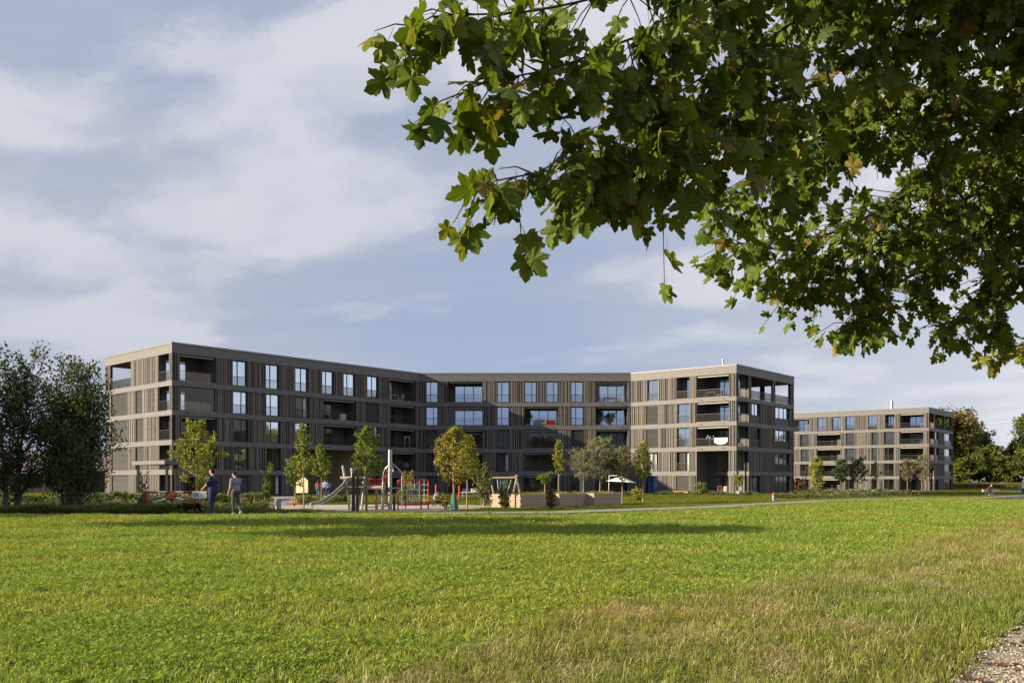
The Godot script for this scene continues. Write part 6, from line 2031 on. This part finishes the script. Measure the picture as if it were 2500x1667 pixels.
# o: joints that differ from a man standing straight and facing +x, colours, build
func person(label: String, at: Vector3, turn: float, o: Dictionary) -> Node3D:
	var j := {
		"pelvis": Vector3(0, 0.95, 0), "waist": Vector3(0, 1.12, 0), "chest": Vector3(0, 1.32, 0), "neck": Vector3(0, 1.49, 0), "head": Vector3(0.02, 1.67, 0),
		"sl": Vector3(0, 1.43, -0.19), "el": Vector3(-0.03, 1.15, -0.24), "wl": Vector3(0.06, 0.90, -0.25), "sr": Vector3(0, 1.43, 0.19), "er": Vector3(-0.03, 1.15, 0.24), "wr": Vector3(0.06, 0.90, 0.25),
		"kl": Vector3(0.02, 0.50, -0.10), "al": Vector3(0, 0.085, -0.10), "kr": Vector3(0.02, 0.50, 0.10), "ar": Vector3(0, 0.085, 0.10), "tl": Vector3(0.16, -0.045, 0), "tr": Vector3(0.16, -0.045, 0),
		"look": Vector3(1, -0.1, 0)}
	j.merge(o.get("joints", {}), true)
	var skin: Color = o.get("skin", Color(0.42, 0.24, 0.16))
	var top: Color = o.top
	var legs: Color = o.legs
	var shoe: Color = o.get("shoes", Color(0.5, 0.5, 0.5))
	var w: float = o.get("build", 1.0)
	var sleeve: float = o.get("sleeve", 0.75)
	var cell: float = o.get("cell", 0.017)
	var t := thing("person", label, "person", at, turn, o.get("group", ""))
	t.scale = Vector3.ONE * float(o.get("tall", 1.78)) / 1.78
	var b := []
	var z := Vector3(0, 0, 1)
	b.append([j.pelvis - z * 0.075 * w, j.pelvis + z * 0.075 * w, 0.115 * w, 0.115 * w, legs])
	b.append([j.pelvis + Vector3(-0.05, -0.02, -0.07) * w, j.pelvis + Vector3(-0.05, -0.02, 0.07) * w, 0.095 * w, 0.095 * w, legs])
	b.append([j.pelvis.lerp(j.waist, 0.35) - z * 0.06 * w, j.pelvis.lerp(j.waist, 0.35) + z * 0.06 * w, 0.125 * w, 0.125 * w, top])
	b.append([j.waist + Vector3(0.03 * (w - 1.0) * 4.0, 0, -0.06), j.waist + Vector3(0.03 * (w - 1.0) * 4.0, 0, 0.06), 0.118 * w, 0.118 * w, top])
	b.append([j.chest - z * 0.085 * w, j.chest + z * 0.085 * w, 0.125 * w, 0.125 * w, top])
	b.append([j.sl.lerp(j.sr, 0.12), j.sl.lerp(j.sr, 0.88), 0.072, 0.072, top])
	b.append([j.neck - Vector3.UP * 0.03, j.neck.lerp(j.head, 0.5), 0.062, 0.054, skin])
	for q in [["sl", "el", "wl"], ["sr", "er", "wr"]]:
		var m: Vector3 = j[q[0]].lerp(j[q[1]], sleeve)
		b.append([j[q[0]], m, 0.066 * (0.5 + 0.5 * w), 0.058 * (0.5 + 0.5 * w), top])
		if sleeve < 0.99:
			b.append([m, j[q[1]], 0.045, 0.041, skin])
			b.append([j[q[1]], j[q[2]], 0.042, 0.028, skin])
		else:
			b.append([j[q[1]], j[q[2]], 0.046, 0.036, top])
	for q in [["kl", "al", "tl", -1.0], ["kr", "ar", "tr", 1.0]]:
		var hip: Vector3 = j.pelvis + Vector3(0, -0.03, 0.09 * q[3])
		b.append([hip, j[q[0]], 0.094 * w, 0.066, legs])
		b.append([j[q[0]], j[q[1]], 0.066, 0.050, legs])
		b.append([j[q[1]] + Vector3(-0.04, -0.04, 0), j[q[1]] + j[q[2]], 0.042, 0.036, shoe])
	var s := Shape.new()
	flesh(s, b, cell, 0.045)
	# head with brow, nose, jaw, ears
	var h: Vector3 = j.head
	var fw: Vector3 = j.look.normalized()
	var rt := fw.cross(Vector3.UP).normalized()
	var up := rt.cross(fw)
	var hb := [[h + up * 0.03 - fw * 0.015, h + up * 0.03 + fw * 0.02, 0.088, 0.082, skin], [h - up * 0.035 + fw * 0.03, h - up * 0.065 + fw * 0.052, 0.062, 0.042, skin],
		[h + fw * 0.088 + up * 0.012, h + fw * 0.108 - up * 0.022, 0.012, 0.016, skin], [h + fw * 0.08 - up * 0.058 - rt * 0.015, h + fw * 0.08 - up * 0.058 + rt * 0.015, 0.014, 0.014, Color(skin.r * 0.85, skin.g * 0.55, skin.b * 0.55)],
		[h + fw * 0.075 + up * 0.03 - rt * 0.03, h + fw * 0.075 + up * 0.03 + rt * 0.03, 0.02, 0.02, skin],
		[h + rt * 0.082 - fw * 0.005 + up * 0.015, h + rt * 0.084 - fw * 0.012 - up * 0.02, 0.018, 0.012, skin], [h - rt * 0.082 - fw * 0.005 + up * 0.015, h - rt * 0.084 - fw * 0.012 - up * 0.02, 0.018, 0.012, skin],
		[h - up * 0.03 - fw * 0.01, j.neck, 0.055, 0.055, skin]]
	for e in [-1.0, 1.0]:
		hb.append([h + fw * 0.088 + up * 0.006 + rt * 0.032 * e, h + fw * 0.089 + up * 0.006 + rt * 0.034 * e, 0.010, 0.010, Color(0.05, 0.04, 0.035)])
	flesh(s, hb, minf(cell, 0.009), 0.02)
	if cell < 0.03:
		for q in [["el", "wl", -1.0], ["er", "wr", 1.0]]:
			var way: Vector3 = j[q[1]] - j[q[0]]
			flesh(s, hand_bones(j[q[1]], way, -z * q[2], o.get("curl", 0.35), skin, -q[2]), 0.006 if cell < 0.02 else 0.009, 0.008)
	part("body", s, M.cloth, t)
	var hair := Shape.new()
	var hc: Color = o.get("hair", Color(0.012, 0.009, 0.007))
	var hs := [[h + up * 0.055 - fw * 0.028, h + up * 0.062 + fw * 0.035, 0.082, 0.066, hc], [h + up * 0.0 - fw * 0.04, h + up * 0.03 - fw * 0.035, 0.074, 0.08, hc]]
	if o.get("long_hair", false):
		hs.append([h - fw * 0.06, h - fw * 0.09 - up * 0.24, 0.075, 0.05, hc])
	flesh(hair, hs, minf(cell, 0.011), 0.03)
	part("hair", hair, M.cloth, t)
	return t


func make_people() -> void:
	rng.seed = 700
	var g := "men walking along the footpath"
	var a := ground_point(-11.95, 36.0, 0.035)
	person("man in navy T-shirt and jeans holding a dog leash on the footpath", a, 2.85, {"tall": 1.82, "build": 1.24, "top": Color(0.014, 0.017, 0.058), "legs": Color(0.017, 0.024, 0.075), "shoes": Color(0.16, 0.16, 0.18), "group": g, "curl": 0.75,
		"joints": {"el": Vector3(0.13, 1.17, -0.25), "wl": Vector3(0.34, 1.02, -0.20), "er": Vector3(0.06, 1.15, 0.25), "wr": Vector3(0.25, 1.0, 0.2), "kl": Vector3(0.06, 0.50, -0.10), "al": Vector3(-0.06, 0.085, -0.10), "kr": Vector3(0.10, 0.50, 0.10), "ar": Vector3(0.16, 0.085, 0.10), "head": Vector3(0.06, 1.67, 0), "look": Vector3(1, -0.22, 0.1)}})
	person("man in grey T-shirt and grey trousers looking down on the footpath", ground_point(-11.05, 36.0, 0.035), 2.35, {"tall": 1.74, "top": Color(0.17, 0.18, 0.225), "legs": Color(0.062, 0.064, 0.066), "shoes": Color(0.30, 0.30, 0.30), "group": g, "curl": 0.4,
		"joints": {"head": Vector3(0.10, 1.63, 0.0), "neck": Vector3(0.02, 1.48, 0), "look": Vector3(1, -0.75, 0.0), "el": Vector3(-0.02, 1.15, -0.24), "wl": Vector3(0.13, 0.90, -0.26), "er": Vector3(0.14, 1.16, 0.20), "wr": Vector3(0.27, 1.36, 0.08), "kl": Vector3(0.05, 0.50, -0.09), "al": Vector3(0.02, 0.085, -0.09), "kr": Vector3(-0.02, 0.49, 0.10), "ar": Vector3(-0.22, 0.15, 0.10), "tr": Vector3(0.12, -0.10, 0)}})
	# the dog
	var k := Color(0.010, 0.008, 0.007)
	var b := [[Vector3(0.20, 0.37, 0), Vector3(0.05, 0.36, 0), 0.125, 0.118, k], [Vector3(0.05, 0.36, 0), Vector3(-0.26, 0.39, 0), 0.118, 0.092, k], [Vector3(-0.24, 0.39, -0.03), Vector3(-0.30, 0.39, 0.03), 0.098, 0.095, k],
		[Vector3(0.26, 0.41, 0), Vector3(0.45, 0.37, 0), 0.085, 0.064, k], [Vector3(0.45, 0.37, 0), Vector3(0.51, 0.34, 0), 0.068, 0.055, k], [Vector3(0.51, 0.335, 0), Vector3(0.62, 0.27, 0), 0.046, 0.030, k],
		[Vector3(0.44, 0.39, -0.05), Vector3(0.46, 0.30, -0.085), 0.028, 0.018, k], [Vector3(0.44, 0.39, 0.05), Vector3(0.46, 0.30, 0.085), 0.028, 0.018, k],
		[Vector3(-0.34, 0.43, 0), Vector3(-0.52, 0.34, 0), 0.032, 0.024, k], [Vector3(-0.52, 0.34, 0), Vector3(-0.72, 0.28, 0), 0.024, 0.010, k],
		[Vector3(0.20, 0.32, -0.07), Vector3(0.13, 0.20, -0.07), 0.062, 0.036, k], [Vector3(0.13, 0.20, -0.07), Vector3(0.12, 0.08, -0.07), 0.032, 0.022, k], [Vector3(0.12, 0.08, -0.07), Vector3(0.15, 0.02, -0.07), 0.024, 0.024, k],
		[Vector3(0.20, 0.32, 0.07), Vector3(0.24, 0.19, 0.07), 0.062, 0.036, k], [Vector3(0.24, 0.19, 0.07), Vector3(0.30, 0.08, 0.07), 0.032, 0.022, k], [Vector3(0.30, 0.08, 0.07), Vector3(0.34, 0.02, 0.07), 0.024, 0.024, k],
		[Vector3(-0.27, 0.38, -0.07), Vector3(-0.20, 0.25, -0.075), 0.082, 0.05, k], [Vector3(-0.20, 0.25, -0.075), Vector3(-0.31, 0.14, -0.075), 0.044, 0.026, k], [Vector3(-0.31, 0.14, -0.075), Vector3(-0.25, 0.02, -0.075), 0.024, 0.024, k],
		[Vector3(-0.29, 0.38, 0.07), Vector3(-0.33, 0.25, 0.075), 0.082, 0.05, k], [Vector3(-0.33, 0.25, 0.075), Vector3(-0.48, 0.15, 0.075), 0.044, 0.026, k], [Vector3(-0.48, 0.15, 0.075), Vector3(-0.54, 0.02, 0.075), 0.024, 0.024, k]]
	var s := Shape.new()
	flesh(s, b, 0.013, 0.035)
	var dog_at := ground_point(-12.78, 35.75, 0.03)
	var d := thing("dog", "black dog walking with lowered head on a leash", "dog", dog_at, PI - 0.12)
	part("body", s, M.fur, d)
	part("collar", ring(Vector3(0.33, 0.395, 0), Vector3(0.15, 1, 0).normalized(), Vector3.BACK, 0.085, 0.012), M.red_paint, d)
	s = Shape.new()
	var from := a + Vector3(-0.40, 1.03, 0.12)
	var to := dog_at + Vector3(-0.33, 0.48, 0.05)
	s.tube([from, from.lerp(to, 0.5) - Vector3.UP * 0.08, to], [0.009], 5)
	solid("dog_leash", s, M.black_paint, "dark leash between the man in navy and the black dog", "leash")
	# walkers by the passage
	var wg := "people walking towards the passage"
	var walk := {"kl": Vector3(0.10, 0.50, -0.09), "al": Vector3(0.12, 0.085, -0.09), "kr": Vector3(0.0, 0.50, 0.09), "ar": Vector3(-0.20, 0.13, 0.09)}
	person("woman in an orange-red top and blue jeans walking towards the passage", ground_point(-18.3, 85.0, 0.04), 1.75, {"tall": 1.66, "build": 0.88, "top": Color(0.42, 0.10, 0.06), "legs": Color(0.08, 0.15, 0.27), "hair": Color(0.03, 0.016, 0.01), "long_hair": true, "cell": 0.03, "group": wg, "sleeve": 0.4, "joints": walk})
	person("woman with long dark hair in a denim shirt walking towards the passage", ground_point(-17.35, 85.0, 0.04), 1.65, {"tall": 1.68, "build": 0.95, "top": Color(0.13, 0.19, 0.28), "legs": Color(0.02, 0.03, 0.09), "long_hair": true, "cell": 0.03, "group": wg, "sleeve": 1.0, "joints": walk})
	person("person in a pale blue shirt half hidden by the woman in denim", ground_point(-17.9, 86.2, 0.04), 1.6, {"tall": 1.74, "top": Color(0.32, 0.38, 0.46), "legs": Color(0.03, 0.035, 0.06), "cell": 0.03, "group": wg, "sleeve": 1.0, "joints": walk})
	# leaning out over the balcony railing
	var c := frame(P3, P4)
	var lean := {"pelvis": Vector3(-0.10, 0.93, 0), "waist": Vector3(0.02, 1.06, 0), "chest": Vector3(0.20, 1.18, 0), "neck": Vector3(0.34, 1.26, 0), "head": Vector3(0.46, 1.33, 0), "sl": Vector3(0.28, 1.24, -0.19), "sr": Vector3(0.28, 1.24, 0.19), "el": Vector3(0.36, 1.0, -0.26), "wl": Vector3(0.5, 0.86, -0.2), "er": Vector3(0.36, 1.0, 0.26), "wr": Vector3(0.5, 0.86, 0.2), "look": Vector3(1, -0.8, 0)}
	person("person in a blue shirt leaning over the balcony railing beside the blanket", c * Vector3(10.7, 5.71, -0.42), c.basis.get_euler().y - PI / 2, {"tall": 1.75, "top": Color(0.10, 0.24, 0.50), "legs": Color(0.05, 0.05, 0.06), "hair": Color(0.16, 0.09, 0.03), "cell": 0.03, "joints": lean})
	person("red-haired person bending behind the blanket on the balcony", c * Vector3(11.35, 5.71, -0.5), c.basis.get_euler().y - PI / 2, {"tall": 1.6, "top": Color(0.03, 0.03, 0.035), "legs": Color(0.03, 0.03, 0.04), "hair": Color(0.30, 0.10, 0.03), "cell": 0.03, "joints": lean})
	# cyclist riding towards the viewer
	var base := ground_point(59.4, 112.0)
	var turn := -PI / 2 + 0.25
	var ride := {"pelvis": Vector3(-0.22, 0.92, 0), "waist": Vector3(-0.10, 1.05, 0), "chest": Vector3(0.12, 1.20, 0), "neck": Vector3(0.26, 1.30, 0), "head": Vector3(0.38, 1.42, 0), "sl": Vector3(0.18, 1.26, -0.18), "sr": Vector3(0.18, 1.26, 0.18), "el": Vector3(0.30, 1.05, -0.28), "wl": Vector3(0.46, 0.93, -0.24), "er": Vector3(0.30, 1.05, 0.28), "wr": Vector3(0.46, 0.93, 0.24), "kl": Vector3(0.14, 0.72, -0.11), "al": Vector3(0.02, 0.35, -0.11), "kr": Vector3(0.16, 0.62, 0.11), "ar": Vector3(0.05, 0.22, 0.11), "look": Vector3(1, -0.15, 0)}
	person("cyclist in a dark red jacket riding on the path in front of the wood", base, turn, {"tall": 1.7, "top": Color(0.10, 0.02, 0.035), "legs": Color(0.02, 0.02, 0.025), "hair": Color(0.25, 0.25, 0.27), "shoes": Color(0.4, 0.4, 0.4), "cell": 0.03, "sleeve": 1.0, "joints": ride})
	var t := thing("bicycle", "dark bicycle ridden by the cyclist near the wood", "bicycle", base, turn)
	for x in [-0.52, 0.54]:
		var w := part("wheel", ring(Vector3(x, 0.34, 0), Vector3.RIGHT, Vector3.UP, 0.32, 0.022), M.black_paint, t)
		s = Shape.new()
		for q in 8:
			s.tube([Vector3(x, 0.34, 0), Vector3(x, 0.34, 0) + Vector3(cos(q * TAU / 8), sin(q * TAU / 8), 0) * 0.31], [0.004], 3, false)
		part("spokes", s, M.grey_post, w)
	s = Shape.new()
	for e in [[Vector3(-0.52, 0.34, 0), Vector3(-0.05, 0.30, 0)], [Vector3(-0.52, 0.34, 0), Vector3(-0.18, 0.82, 0)], [Vector3(-0.05, 0.30, 0), Vector3(-0.2, 0.86, 0)], [Vector3(-0.18, 0.80, 0), Vector3(0.38, 0.82, 0)], [Vector3(-0.05, 0.30, 0), Vector3(0.40, 0.74, 0)], [Vector3(0.36, 0.92, 0), Vector3(0.54, 0.34, 0)]]:
		s.tube(e, [0.02], 6)
	part("frame", s, M.black_paint, t)
	tube_part("handlebar", t, M.black_paint, [Vector3(0.44, 0.92, -0.28), Vector3(0.38, 0.94, 0), Vector3(0.44, 0.92, 0.28)], 0.016)
	box_part("saddle", t, M.black_paint, Vector3(-0.34, 0.84, -0.07), Vector3(-0.08, 0.88, 0.07))


func _ready() -> void:
	make_view()
	make_materials()
	make_ground()
	make_buildings()
	plant_trees()
	make_playground()
	furnish_balconies()
	make_people()
	plant_maple()
	plant_grass()
